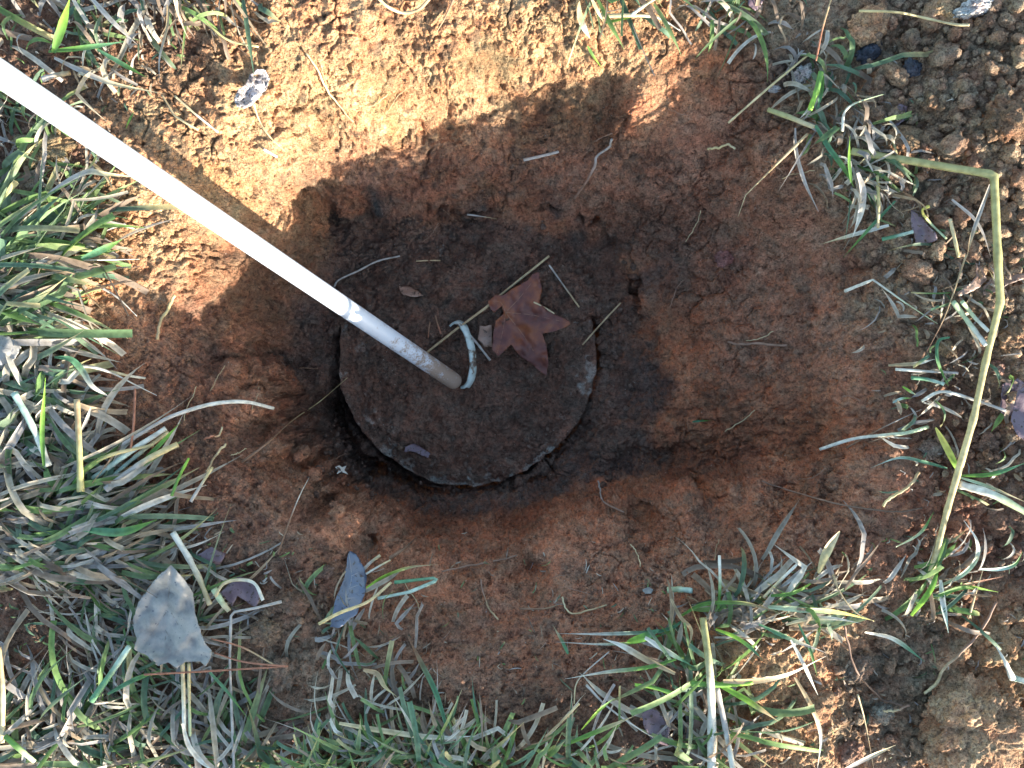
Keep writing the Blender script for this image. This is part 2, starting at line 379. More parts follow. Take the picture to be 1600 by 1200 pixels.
# drying cracks in the smooth cut faces
wq = P3 + .014*np.stack([fbm(P3*30, 3, 41), fbm(P3*30, 3, 42), fbm(P3*30, 3, 43)], 1)
k1, k2 = worley(wq*np.array([19, 24, 22]), 9)
crack = (1-smooth(.0, .06, k2-k1))*smooth(-.05, .35, fbm(P3*14, 2, 44))*(1-loose*.8)
d -= .006*crack*(1-.65*smooth(-.15, -.3, ys))
j1, j2 = worley(wq*np.array([58, 80, 70]), 10)
crack2 = (1-smooth(.0, .1, j2-j1))*smooth(0, .5, fbm(P3*20, 2, 45))*(1-loose)
d -= .0028*crack2
# crumbled pits, flatter between them
pit = smooth(.35, .8, fbm(P3*55, 4, 47))*(1-loose)
d -= .0045*pit
pit2 = smooth(.42, .75, fbm(P3*np.array((90, 130, 110)), 3, 49))*(1-.5*loose)
d -= .0042*pit2
c1, _c = worley(wp*330, 12)
d += .0018*np.clip(.6-c1, -.4, .6)
# spade striations on the lower left lobe and the upper wall (overlapping thin scales)
def scales(u, v, fu, fv, seed):
    q = np.stack([u*fu, v*fv+.6*fbm(P3*16, 3, seed), zn*8], 1)
    ph = q[:, 1]-np.floor(q[:, 1]); row = np.floor(q[:, 1])
    n = vnoise(np.stack([q[:, 0], row*7.7, row*0], 1), seed+5)
    return (ph**2)*(.5+.5*n)
ca, sa = math.cos(math.radians(-38)), math.sin(math.radians(-38))
u = xs*ca+ys*sa; v = -xs*sa+ys*ca
m_ll = gmask(370, 660, -.07, .08, .2, math.radians(-40), 1.2)*(1-floor)
d += m_ll*.009*scales(u, v, 30, 95, 60) + m_ll*.003*fbm(np.stack([u*35, v*160, zn*0], 1), 3, 66)
m_up = gmask(880, 215, -.12, .07, .14, 0, 1.3)*(1-floor)
d += m_up*.003*scales(xs, ys, 22, 120, 70)
m_rt = gmask(1200, 690, -.12, .08, .22, math.radians(15), 1.5)
d += m_rt*.003*fbm(np.stack([(xs+ys*.3)*25, (ys-xs*.3)*110, zn*60], 1), 3, 77)
m_tp = gmask(620, 90, -.03, .15, .35)
d += m_tp*.003*fbm(np.stack([xs*40, ys*80, zn*40], 1), 4, 78)
# smeared smooth patches left by the spade
for (px, py, zz, r, asp, an) in [(590, 150, -.05, .035, 2.2, -1.2), (880, 330, -.2, .035, 1.5, -.4), (330, 330, -.04, .05, 1.5, -.6), (880, 880, -.07, .04, 1.4, .9), (1010, 160, -.05, .05, 1.3, .5), (1080, 200, -.07, .04, 1.3, 0)]:
    m = gmask(px, py, zz, r*.5, r*1.6, an, asp); d *= (1-.6*m)
# broken crumbly edge along the lips of the dug walls
def lip_relief(pts, width, amp):
    global d
    m_ = np.zeros(len(xs))
    for (p0, p1_) in zip(pts[:-1], pts[1:]):
        x0, y0 = W(*p0); x1, y1 = W(*p1_); L2 = (x1-x0)**2+(y1-y0)**2
        t = np.clip(((xs-x0)*(x1-x0)+(ys-y0)*(y1-y0))/L2, 0, 1)
        m_ = np.maximum(m_, 1-smooth(.2*width, width, np.hypot(xs-x0-t*(x1-x0), ys-y0-t*(y1-y0))))
    d = d+m_*(amp*.5+amp*fbm(P3*38, 4, 160)+amp*1.2*np.clip(.6-a1, -.4, .6))
lip_relief(LIPS[0][0], .020, .006)
lip_relief([(430, 350, -.1), (500, 320, -.15), (560, 290, -.155), (650, 270, -.157), (750, 256, -.157), (850, 252, -.155), (940, 280, -.17)], .018, .004)
# ragged creases
def crease(pts, width, depth):
    global d
    for (p0, p1) in zip(pts[:-1], pts[1:]):
        x0, y0 = W(*p0); x1, y1 = W(*p1); L2 = (x1-x0)**2+(y1-y0)**2
        wob = .006*fbm(P3*60, 4, 80)
        t = np.clip(((xs-x0)*(x1-x0)+(ys-y0)*(y1-y0))/L2, 0, 1)
        dd = np.hypot(xs-x0-t*(x1-x0)+wob, ys-y0-t*(y1-y0)+wob)
        d[:] = d-.6*depth*(1-smooth(width*.3, width, dd))*smooth(-.6, .3, fbm(P3*35, 2, 81))
crease([(500, 326, -.225), (600, 332, -.23), (740, 330, -.225), (860, 326, -.225), (930, 345, -.23), (972, 390, -.24), (992, 450, -.24), (1003, 520, -.24)], .006, .020)
crease([(962, 165, -.07), (972, 200, -.1), (955, 240, -.12)], .007, .010)
crease([(1185, 120, -.02), (1150, 195, -.04), (1130, 250, -.06)], .006, .008)
crease([(430, 590, -.17), (450, 640, -.18), (500, 720, -.2), (560, 780, -.2), (610, 812, -.2)], .008, .008)
crease([(925, 20, -.01), (935, 80, -.04), (960, 150, -.08)], .004, .008)
crease([(450, 40, -.01), (470, 80, -.02), (480, 110, -.02)], .0035, .006)
crease([(1300, 430, -.04), (1296, 500, -.05), (1285, 560, -.06)], .004, .006)
crease([(1050, 455, -.19), (1080, 450, -.18)], .008, .010)
crease([(585, 985, -.0), (650, 950, -.03)], .006, .006)
dn = np.zeros(x.size); dn[near] = d
# relief fades where the sheet gets coarse
P = np.stack([x, y, z], 1)+nrm*dn[:, None]
# soil colours: blend, mottling, organic specks
cc = c.copy()
t1 = fbm(P3*20, 4, 100)
cn = cn*(1+.18*t1[:, None])
org = smooth(.42, .75, fbm(P3*70, 4, 101))*(.35+.3*np.clip(m_tp, 0, 1))
cn = cn*(1-org[:, None])+np.array((.085, .06, .045))*org[:, None]
def stain(px, py, zz, r0, r1, colr, amt, ang=0, asp=1, seed=5):
    global cn
    m = gmask(px, py, zz, r0, r1, ang, asp)*smooth(-.5, .3, fbm(P3*28, 3, seed))*amt
    cn = cn*(1-m[:, None])+np.array(colr)*m[:, None]
stain(590, 150, -.05, .02, .06, (.25, .17, .075), .7, -1.2, 2.5)
stain(760, 105, -.05, .03, .09, (.20, .13, .065), .6, .25, 3.0, 6)
stain(480, 170, -.03, .02, .06, (.22, .15, .085), .5, .3, 2, 7)
stain(340, 290, -.04, .02, .08, (.42, .25, .11), .6, -.6, 2, 8)
stain(1240, 110, .0, .01, .05, (.10, .085, .075), .8, 0, 1, 9)
stain(470, 210, -.04, .02, .06, (.17, .115, .07), .5, -.5, 3, 12)
stain(1140, 420, -.14, .01, .05, (.09, .05, .04), .6, 0, 1, 10)
stain(950, 200, -.1, .01, .03, (.09, .06, .04), .6, 1.4, 3, 11)
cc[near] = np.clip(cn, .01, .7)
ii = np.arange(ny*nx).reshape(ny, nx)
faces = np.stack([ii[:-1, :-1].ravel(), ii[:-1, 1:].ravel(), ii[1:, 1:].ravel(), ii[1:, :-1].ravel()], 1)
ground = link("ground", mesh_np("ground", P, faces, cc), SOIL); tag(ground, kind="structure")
ground["label"] = "red clay ground with the dug hole and its spoil"

# height lookup of the finished surface on a regular raster (upper envelope is close enough)
HS = .0025; HX0, HY0 = -.76, -.62; HW, HH = int(1.52/HS), int(1.24/HS)
bx = np.clip(((P[:, 0]-HX0)/HS).round().astype(int), 0, HW-1); by = np.clip(((P[:, 1]-HY0)/HS).round().astype(int), 0, HH-1)
ins = (np.abs(P[:, 0]) < .75) & (np.abs(P[:, 1]) < .61)
HT = np.full((HH, HW), -9.0); np.maximum.at(HT, (by[ins], bx[ins]), P[ins, 2])
bad = HT < -8
for _ in range(14):
    if not bad.any(): break
    s = np.pad(HT, 1, constant_values=-9.0)
    nb = np.max(np.stack([s[:-2, 1:-1], s[2:, 1:-1], s[1:-1, :-2], s[1:-1, 2:]]), axis=0)
    HT[bad] = nb[bad]; bad = HT < -8
HT[bad] = 0

# the lid's own surface, so things can lie on it
def lid_top(x, y):
    p = np.stack([x, y, x*0+3.1], 1)
    wp_ = p+.006*np.stack([vnoise(p*60, 31), vnoise(p*60, 32), vnoise(p*60, 33)], 1)
    l1, _ = worley(wp_*38, 15); l2, _ = worley(wp_*95, 16); l3, _ = worley(wp_*210, 17)
    ed = smooth(LR-.03, LR-.004, np.hypot(x-LCX, y-LCY))
    k = 1-.75*ed
    return LID_Z + .004*fbm(p*9, 3, 18)*k + k*(.012*np.clip(.55-l1, -.3, .5)+.0105*np.clip(.6-l2, -.4, .6)*smooth(-.4, .4, fbm(p*20, 2, 19))+.005*np.clip(.6-l3, -.4, .6)-.004*smooth(.4,.75,fbm(p*np.array((90, 90, 90)), 3, 20)))
hy, hx = np.mgrid[0:HH, 0:HW]; hxw = (HX0+hx*HS).ravel(); hyw = (HY0+hy*HS).ravel()
inl = np.hypot(hxw-LCX, hyw-LCY) < LR-.004
HTf = HT.ravel().copy(); HTf[inl] = np.maximum(HTf[inl], lid_top(hxw[inl], hyw[inl])); HT = HTf.reshape(HH, HW)
def H(x, y):
    x = np.atleast_1d(np.asarray(x, float)); y = np.atleast_1d(np.asarray(y, float))
    return bil(HT, x, y, HX0, HY0, HS)
def G(px, py, lift=0.0):
    """surface points seen at photograph pixels, raised by lift (kept on the same line of sight)"""
    px = np.atleast_1d(np.asarray(px, float)); py = np.atleast_1d(np.asarray(py, float))
    lift = np.broadcast_to(lift, px.shape)
    rx = (px-800)/F; ry = (600-py)/F
    s = np.full(px.shape, .80); hit = np.zeros(px.shape, bool); res = np.full(px.shape, 1.0)
    for k in range(330):
        zz = 1-s; hh = H(rx*s, ry*s)+lift
        new = (~hit) & (zz <= hh); res[new] = s[new]; hit |= new
        s = s+.0018
        if hit.all(): break
    return np.stack([rx*res, ry*res, 1-res], 1)

# ------------------------------------------------------------------ the round concrete lid with its lifting handle
lid = link("septic_lid", None); lid.location = (LCX, LCY, LID_Z)
tag(lid, "round concrete lid half buried in dark soil at the bottom of the hole", "lid")
NR, NS = 118, 620
rad = np.concatenate([np.linspace(0, LR, NR), LR+np.array([.0012, .002, .0025, .002, .001, -.001, -.003, -.006])])
zed = np.concatenate([np.zeros(NR), [-.003, -.008, -.014, -.02, -.028, -.036, -.045, -.055]])
th = np.linspace(0, 2*math.pi, NS, endpoint=False)
R_, T_ = np.meshgrid(rad, th, indexing='ij')
cx_ = (R_*np.cos(T_)).ravel(); cy_ = (R_*np.sin(T_)).ravel()
circ = np.stack([np.cos(T_).ravel()*2.2, np.sin(T_).ravel()*2.2, np.zeros(cx_.size)], 1)
eg = smooth(.6*LR, LR, R_.ravel())
rn = 1+eg*(.020*fbm(circ*1.3, 4, 120)+.010*fbm(circ*7, 3, 121)-.05*np.clip(fbm(circ*3.5, 2, 122)-.75, 0, 1))
cx_ *= rn; cy_ *= rn
top = lid_top(cx_+LCX, cy_+LCY)-LID_Z
zz_ = np.where(R_.ravel() <= LR, top, 0)+np.repeat(zed, NS)
# worn lower lip: the edge drops away and shows bare concrete
lip = np.exp(-((np.degrees(T_.ravel())-275+360) % 360 - 0)**2/1e9)*0
angd = (np.degrees(T_.ravel())-272+180) % 360-180
chip = np.exp(-(angd/26.0)**2)*smooth(LR*.93, LR, R_.ravel())*(R_.ravel() <= LR+.0001)
zz_ = zz_-.010*chip*(.7+.5*fbm(circ*8, 2, 125))
pl = np.stack([cx_+LCX, cy_+LCY, zz_*2], 1)
lc = np.array(DRK)*1.0*(1+.25*fbm(pl*25, 4, 130))[:, None]
warm = smooth(.0, .7, fbm(pl*10, 3, 131))*.5
lc = lc*(1-warm[:, None])+np.array((.135, .075, .05))*warm[:, None]
bare = np.clip(smooth(.5, 1.0, 1.2*fbm(pl*75, 5, 132)+.8*chip+.35*smooth(LR*.93, LR, R_.ravel())*smooth(-.4, .6, fbm(circ*1.5, 2, 133)))*smooth(LR*.72, LR*.95, R_.ravel()), 0, .8)
lc = lc*(1-bare[:, None])+np.array((.26, .235, .20))*bare[:, None]
lc = np.clip(lc, .01, .6)
ii = np.arange(len(rad)*NS).reshape(len(rad), NS); nxt = np.roll(ii, -1, axis=1)
fc = np.stack([ii[:-1].ravel(), ii[1:].ravel(), nxt[1:].ravel(), nxt[:-1].ravel()], 1)
slab = link("slab", mesh_np("slab", np.stack([cx_, cy_, zz_], 1), fc, lc), LIDM, lid)

def catmull(pts, n):
    pts = [np.asarray(p, float) for p in pts]
    if len(pts) == 2: return np.array([pts[0]+(pts[1]-pts[0])*t for t in np.linspace(0, 1, n)])
    q = [2*pts[0]-pts[1]]+pts+[2*pts[-1]-pts[-2]]; m = len(pts)-1; out = []
    for t in np.linspace(0, m, n):
        k = min(int(t), m-1); u = t-k; a, b, c_, d_ = q[k:k+4]
        out.append(.5*((2*b)+(-a+c_)*u+(2*a-5*b+4*c_-d_)*u*u+(-a+3*b-3*c_+d_)*u**3))
    return np.array(out)
def polyline(pts, n):
    pts = np.array(pts, float); L_ = np.r_[0, np.cumsum(np.linalg.norm(np.diff(pts, axis=0), axis=1))]
    t = np.linspace(0, L_[-1], n)
    return np.stack([np.interp(t, L_, pts[:, k]) for k in range(pts.shape[1])], 1)
def frames(path):
    t = np.gradient(path, axis=0); t /= np.linalg.norm(t, axis=1, keepdims=True)+1e-9
    return t
def sweep(path, half_w, half_t, sides=8, side_hint=None):
    """closed tube of elliptic section; half_w across (horizontal), half_t the other way"""
    t = frames(path); n = len(path); co = []
    for k in range(n):
        up = np.array((0, 0, 1.0)) if abs(t[k][2]) < .97 else np.array((1.0, 0, 0))
        s = np.cross(t[k], up); s /= np.linalg.norm(s); u = np.cross(s, t[k])
        for j in range(sides):
            a = 2*math.pi*j/sides
            co.append(path[k]+s*math.cos(a)*half_w[k]+u*math.sin(a)*half_t[k])
    fs = []
    for k in range(n-1):
        for j in range(sides):
            j2 = (j+1) % sides
            fs.append((k*sides+j, k*sides+j2, (k+1)*sides+j2, (k+1)*sides+j))
    co.append(path[0]); co.append(path[-1]); a0 = len(co)-2; a1 = a0+1
    caps = []
    for j in range(0, sides, 2):
        caps.append((a0, (j+2) % sides, (j+1) % sides, j))
        b = (n-1)*sides
        caps.append((a1, b+j, b+(j+1) % sides, b+(j+2) % sides))
    return np.array(co), np.array(fs+caps)

m, nt, bsdf = new_mat("chipped_pale_blue_paint"); L = nt.links.new
tc = nn(nt, "ShaderNodeTexCoord"); n_ = nn(nt, "ShaderNodeTexNoise"); n_.inputs["Scale"].default_value = 70; n_.inputs["Detail"].default_value = 5
L(tc.outputs["Object"], n_.inputs["Vector"])
L(ramp(nt, n_.outputs[0], [(.39, (.10, .07, .05)), (.43, (.17, .14, .10)), (.47, (.36, .42, .38)), (.6, (.46, .54, .50))]), bsdf.inputs["Base Color"])
b = nn(nt, "ShaderNodeBump"); b.inputs["Distance"].default_value = .001; b.inputs["Strength"].default_value = .7; L(n_.outputs[0], b.inputs["Height"]); L(b.outputs[0], bsdf.inputs["Normal"])
bsdf.inputs["Roughness"].default_value = .6
HANDLEM = m
hp = []
for (px, py, h) in [(724, 606, -.004), (730, 603, .003), (736, 592, .010), (739, 572, .016), (737, 548, .019), (731, 525, .017), (723, 509, .012), (713, 503, .006), (706, 508, -.004)]:
    z_ = LID_Z+.004+h; hp.append((*W(px, py, z_), z_))
hp = catmull(hp, 40); nh = len(hp)
tt = frames(hp); co = []; hw, ht = .0062, .0016
s = np.array((1.0, .15, .25))
for k in range(nh):
    s = s-tt[k]*np.dot(s, tt[k]); s /= np.linalg.norm(s)+1e-9
    u = np.cross(s, tt[k])
    for (a_, b_) in ((-1, -1), (-1, 1), (1, 1), (1, -1)): co.append(hp[k]+s*hw*a_*(.92+.08*math.sin(k*.7))+u*ht*b_)
fs = [(k*4+j, k*4+(j+1) % 4, k*4+4+(j+1) % 4, k*4+4+j) for k in range(nh-1) for j in range(4)]
fs += [(0, 1, 2, 3), (nh*4-1, nh*4-2, nh*4-3, nh*4-4)]
hd = link("handle", mesh_np("handle", np.array(co)-np.array(lid.location), fs, smooth=False), HANDLEM, lid)
hd["label"] = "curved metal lifting strap with chipped pale blue paint"

# ------------------------------------------------------------------ the white pole
tipz = LID_Z+.0125
tip = np.array((*W(716, 600, tipz), tipz)); far_ = np.array((*W(-3, 113, .246), .246))
dirv = (far_-tip); dirv /= np.linalg.norm(dirv)
Lp = np.linalg.norm(far_-tip)+.42
m, nt, bsdf = new_mat("white_plastic_pipe"); L = nt.links.new
tc = nn(nt, "ShaderNodeTexCoord"); sp = nn(nt, "ShaderNodeSeparateXYZ"); L(tc.outputs["Object"], sp.inputs[0])
n_ = nn(nt, "ShaderNodeTexNoise"); n_.inputs["Scale"].default_value = 60; n_.inputs["Detail"].default_value = 7; n_.inputs["Roughness"].default_value = .7; L(tc.outputs["Object"], n_.inputs["Vector"])
n2_ = nn(nt, "ShaderNodeTexNoise"); n2_.inputs["Scale"].default_value = 420; n2_.inputs["Detail"].default_value = 4; L(tc.outputs["Object"], n2_.inputs["Vector"])
mr = nn(nt, "ShaderNodeMapRange"); L(sp.outputs[2], mr.inputs[0]); mr.inputs[1].default_value = .0; mr.inputs[2].default_value = .22; mr.inputs[3].default_value = .34; mr.inputs[4].default_value = -.18
ad = nn(nt, "ShaderNodeMath", operation='ADD'); L(mr.outputs[0], ad.inputs[0]); L(n_.outputs[0], ad.inputs[1])
mm = nn(nt, "ShaderNodeMath", operation='MULTIPLY_ADD'); L(n2_.outputs[0], mm.inputs[0]); mm.inputs[1].default_value = .5; L(ad.outputs[0], mm.inputs[2])
dirt = ramp(nt, mm.outputs[0], [(.76, (0, 0, 0)), (.93, (1, 1, 1))])
mx = nn(nt, "ShaderNodeMix", data_type='RGBA'); L(dirt, mx.inputs[0]); mx.inputs[6].default_value = (.52, .555, .59, 1); mx.inputs[7].default_value = (.27, .20, .15, 1)
# a few dark scuffs
v_ = nn(nt, "ShaderNodeTexVoronoi"); v_.inputs["Scale"].default_value = 17; L(tc.outputs["Object"], v_.inputs["Vector"])
sc_ = ramp(nt, v_.outputs["Distance"], [(.10, (1, 1, 1)), (.13, (0, 0, 0))])
mr2 = nn(nt, "ShaderNodeMapRange"); L(sp.outputs[2], mr2.inputs[0]); mr2.inputs[1].default_value = .08; mr2.inputs[2].default_value = .2; mr2.inputs[3].default_value = .8; mr2.inputs[4].default_value = 0
mf = nn(nt, "ShaderNodeMath", operation='MULTIPLY'); L(sc_, mf.inputs[0]); L(mr2.outputs[0], mf.inputs[1])
mx2 = nn(nt, "ShaderNodeMix", data_type='RGBA'); L(mf.outputs[0], mx2.inputs[0]); L(mx.outputs[2], mx2.inputs[6]); mx2.inputs[7].default_value = (.09, .07, .06, 1)
L(mx2.outputs[2], bsdf.inputs["Base Color"]); bsdf.inputs["Roughness"].default_value = .38
b = nn(nt, "ShaderNodeBump"); b.inputs["Distance"].default_value = .0006; b.inputs["Strength"].default_value = .5; L(mm.outputs[0], b.inputs["Height"]); L(b.outputs[0], bsdf.inputs["Normal"])
prof = [(.0, .0), (.0045, .0006), (.0085, .0028), (.0116, .0065), (.0125, .011)]+[(.0129, .02+.03*k) for k in range(int(Lp/.03))]
ns = 48; co = []; fs = []
for k, (r, zc) in enumerate(prof):
    for j in range(ns):
        a = 2*math.pi*j/ns; rr_ = r*(1+.01*math.sin(3*a)*(k > 0))
        bend = .0*math.sin(math.pi*min(zc/Lp, 1))
        co.append((rr_*math.cos(a)+bend, rr_*math.sin(a), zc))
for k in range(len(prof)-1):
    for j in range(ns):
        j2 = (j+1) % ns; fs.append((k*ns+j, k*ns+j2, (k+1)*ns+j2, (k+1)*ns+j))
pole = link("pole", mesh_np("pole", co, fs), m)
pole.location = tip; pole.rotation_euler = Vector(dirv).to_track_quat('Z', 'Y').to_euler()
tag(pole, "long white plastic pole leaning into the hole with its muddy tip on the lid", "pole")

# ------------------------------------------------------------------ clods and crumbs
import bmesh
def ico(sub):
    bm = bmesh.new(); bmesh.ops.create_icosphere(bm, subdivisions=sub, radius=1.0)
    co = np.array([v.co[:] for v in bm.verts]); f = np.array([[v.index for v in fa.verts] for fa in bm.faces]); bm.free(); return co, f
def clod_shape(sub, seed, rough=1.0, flat=.75):
    co, f = ico(sub)
    n = co/np.linalg.norm(co, axis=1, keepdims=True); p = n+seed*3.7
    w1, w2 = worley(p*2.2, seed); w3, w4 = worley(p*5.5, seed+3); w5, _ = worley(p*12, seed+4)
    r = .80+.30*fbm(p*.9, 3, seed)*rough+.45*np.clip(.55-w1, -.4, .5)*rough+.20*np.clip(.6-w3, -.4, .6)*rough+(.09*np.clip(.6-w5, -.4, .6) if sub > 3 else 0)
    co = n*np.maximum(r, .45)[:, None]*np.array((1.0, .86, flat)); return co, f
def clod_colors(co, seed, basec):
    t = fbm(co*2+seed, 3, seed)[:, None]; u_ = fbm(co*6+seed, 3, seed+9)[:, None]
    return np.clip(np.array(basec)*(1+.22*t+.12*u_), .01, .6)
SPC = [(.33, .225, .145), (.29, .20, .135), (.35, .24, .15), (.30, .185, .12)]
clod_me = []
for k in range(10):
    co, f = clod_shape(3, 200+k, 1.0, .7+.05*(k % 4)); clod_me.append(mesh_np("clod", co, f, clod_colors(co, k, SPC[k % 4])))
red_me = []
for k in range(4):
    co, f = clod_shape(3, 300+k, .9, .7); red_me.append(mesh_np("clod", co, f, clod_colors(co, k, (.20, .10, .06))))
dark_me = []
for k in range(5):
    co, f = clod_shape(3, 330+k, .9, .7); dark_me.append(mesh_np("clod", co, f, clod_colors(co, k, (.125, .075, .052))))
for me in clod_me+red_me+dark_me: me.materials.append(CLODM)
def place_clod(me, px, py, rpx, sink=.35, name="soil_clod", rot=None):
    p = G(px, py)[0]; r = rpx*(1-p[2])/F
    o = bpy.data.objects.new(name, me); col.objects.link(o)
    o.location = (p[0], p[1], p[2]+r*.7*(1-2*sink)); o.scale = (r, r, r)
    o.rotation_euler = rot or (random.uniform(-.3, .3), random.uniform(-.3, .3), random.uniform(0, 6.28))
    return o
# the named ones
def big_clod(px, py, rx, ry, label, basec, seed, flat=.6, ang=0, sub=5, rough=.8, sink=.3, lump="soil_clod", mat=None):
    co, f = clod_shape(sub, seed, rough, flat); co = co/np.array((1, .86, 1))
    p = G(px, py)[0]; k = (1-p[2]-.02)/F
    w1, _ = worley((co*np.array((rx, ry, rx))*k)*150+seed, seed)
    co = co*(1+.035*np.clip(.6-w1, -.4, .6)[:, None])
    me = mesh_np(lump, co, f, clod_colors(co, seed, basec)); o = link(lump, me, mat or CLODM)
    o.scale = (rx*k, ry*k, rx*k); o.rotation_euler = (0, 0, ang); o.location = (p[0], p[1], p[2]+rx*k*flat*(1-2*sink))
    tag(o, label, "clod" if lump == "soil_clod" else "lump"); return o
big_clod(1500, 1122, 100, 76, "huge reddish brown soil clod, the largest one, in the bottom right corner", (.42, .27, .16), 411, .62, .45, 7, .7, .33)
big_clod(1408, 224, 38, 30, "smooth tan soil clod lying beside the straw at the foot of the spoil heap", (.27, .175, .10), 412, .6, .2, 5, .45)
big_clod(1564, 190, 42, 40, "big knobbly brown clod near the right edge high on the spoil heap", (.21, .13, .08), 413, .7, .4, 5, 1.2)
big_clod(1456, 172, 30, 27, "crumbly brown clod on the spoil heap left of the big knobbly clod", (.21, .14, .085), 414, .7, .9, 5, 1.2)
big_clod(1490, 172, 13, 13, "small round clod squeezed between two larger clods on the spoil heap", (.20, .13, .085), 415, .8, 0, 4, .6)
big_clod(1576, 128, 15, 13, "round pale brown clod just above the big knobbly clod at the right edge", (.24, .15, .09), 416, .8, 0, 4, .5)
big_clod(1532, 40, 12, 11, "small rounded clod near the top right corner below the pale ashy lump", (.22, .14, .085), 417, .8, 0, 4, .5)
big_clod(1478, 547, 15, 16, "small sunlit round clod left of the two cut pale straws", (.30, .21, .12), 418, .8, 0, 4, .6)
big_clod(1580, 527, 28, 26, "lumpy ochre clod right of the long bent stalk with a sunlit left side", (.30, .20, .12), 419, .7, 0, 5, .8)
big_clod(1556, 575, 15, 15, "pinkish brown clod touching the right side of the long bent stalk", (.25, .15, .11), 420, .7, 0, 4, .8)
big_clod(1577, 700, 14, 14, "round brown clod right of the long stalk below the dark leaf at the edge", (.20, .125, .08), 421, .8, 0, 4, .4)
big_clod(1541, 690, 24, 20, "rough earthy clod close to the lower part of the long bent stalk", (.21, .13, .09), 422, .6, 0, 5, .9)
big_clod(1452, 700, 24, 17, "pale dusty clod under small twigs at the right rim of the hole", (.27, .20, .15), 423, .5, .5, 5, .9)
big_clod(1130, 404, 19, 15, "reddish purple clod lodged in the right wall of the hole", (.21, .10, .085), 424, .7, .3, 4, .8)
big_clod(1390, 990, 32, 24, "grey brown clod half in shade above the big corner clod", (.24, .17, .11), 425, .5, .4, 5, .9)
big_clod(1340, 1045, 30, 20, "low crusty clod in the shaded hollow left of the big corner clod", (.24, .17, .12), 426, .45, .8, 5, .9)
big_clod(1374, 1112, 22, 18, "grey green clod touching the left side of the big corner clod", (.23, .21, .16), 427, .6, .4, 5, .7)
big_clod(1322, 1175, 26, 20, "pinkish clod at the bottom edge left of the big corner clod", (.27, .17, .12), 428, .6, .4, 5, .8)
big_clod(1330, 952, 24, 20, "sunlit clod under the dry grass bunch at the lower right", (.30, .18, .10), 429, .55, .3, 5, .9)
big_clod(1258, 1110, 48, 36, "broad low sunlit clod among the grass at the bottom right", (.33, .19, .105), 430, .4, .3, 5, .8, .45)
big_clod(418, 985, 30, 24, "crumbly tan clod in the grass between the grey leaf and the dark blue leaf", (.25, .17, .11), 431, .6, .2, 5, 1.0)
big_clod(445, 1050, 36, 30, "large crumbly clod right of the grey leaf, lowest of the clods there", (.25, .175, .12), 432, .6, .9, 5, 1.1)
big_clod(462, 940, 28, 19, "reddish clod just left of the dark blue leaf", (.24, .15, .10), 433, .6, -.4, 5, .9)
big_clod(506, 893, 18, 14, "brown clod beside the upper part of the dark blue leaf", (.19, .11, .08), 434, .6, 0, 4, .8)
big_clod(455, 1142, 26, 20, "pinkish clod in the grass near the bottom edge", (.24, .15, .12), 435, .6, .3, 5, .9)
big_clod(70, 238, 62, 34, "cracked ochre sod block left of the white pole", (.27, .20, .11), 436, .5, .25, 5, .9, .4)
big_clod(48, 300, 46, 30, "grey brown sod lump below the cracked ochre block at the left edge", (.24, .19, .13), 437, .5, -.2, 5, .9, .4)
big_clod(1352, 45, 44, 34, "ochre soil block with a sunlit top near the top right", (.38, .24, .14), 438, .5, .4, 5, .7, .3)
big_clod(1475, 20, 34, 24, "golden brown clod at the top edge left of the pale ashy lump", (.38, .25, .14), 439, .6, 0, 5, .9)
big_clod(625, 700, 7, 5, "tiny pale brown pebble of soil on the lower left of the lid", (.2, .12, .08), 440, .8, 0, 3, .5)
CHAR = soil_material("char", (.040, .046, .062), .6); CHAR.node_tree.nodes["Principled BSDF"].inputs["Roughness"].default_value = .38
ASH = soil_material("ash", (.42, .41, .40), .8)
big_clod(1357, 82, 27, 20, "dark blue black shiny lump at the left foot of the spoil heap", (.05, .06, .08), 450, .5, .4, 5, .8, .3, "charred_lump", CHAR)
big_clod(1424, 108, 15, 19, "small black lump right of the larger dark shiny lump", (.05, .06, .07), 451, .6, 0, 5, .8, .3, "charred_lump", CHAR)
big_clod(1520, 17, 30, 15, "pale ashy lump with a dark side at the top edge", (.4, .4, .4), 452, .6, .2, 5, 1, .3, "ash_lump", ASH)
big_clod(1252, 118, 20, 14, "whitish fluffy ash lump in the grass at the upper right rim", (.4, .4, .4), 453, .5, .5, 5, 1.2, .4, "ash_lump", ASH)
big_clod(1212, 140, 12, 7, "flat grey ash patch on the rim left of the whitish ash lump", (.4, .4, .4), 454, .5, .2, 4, 1, .4, "ash_lump", ASH)

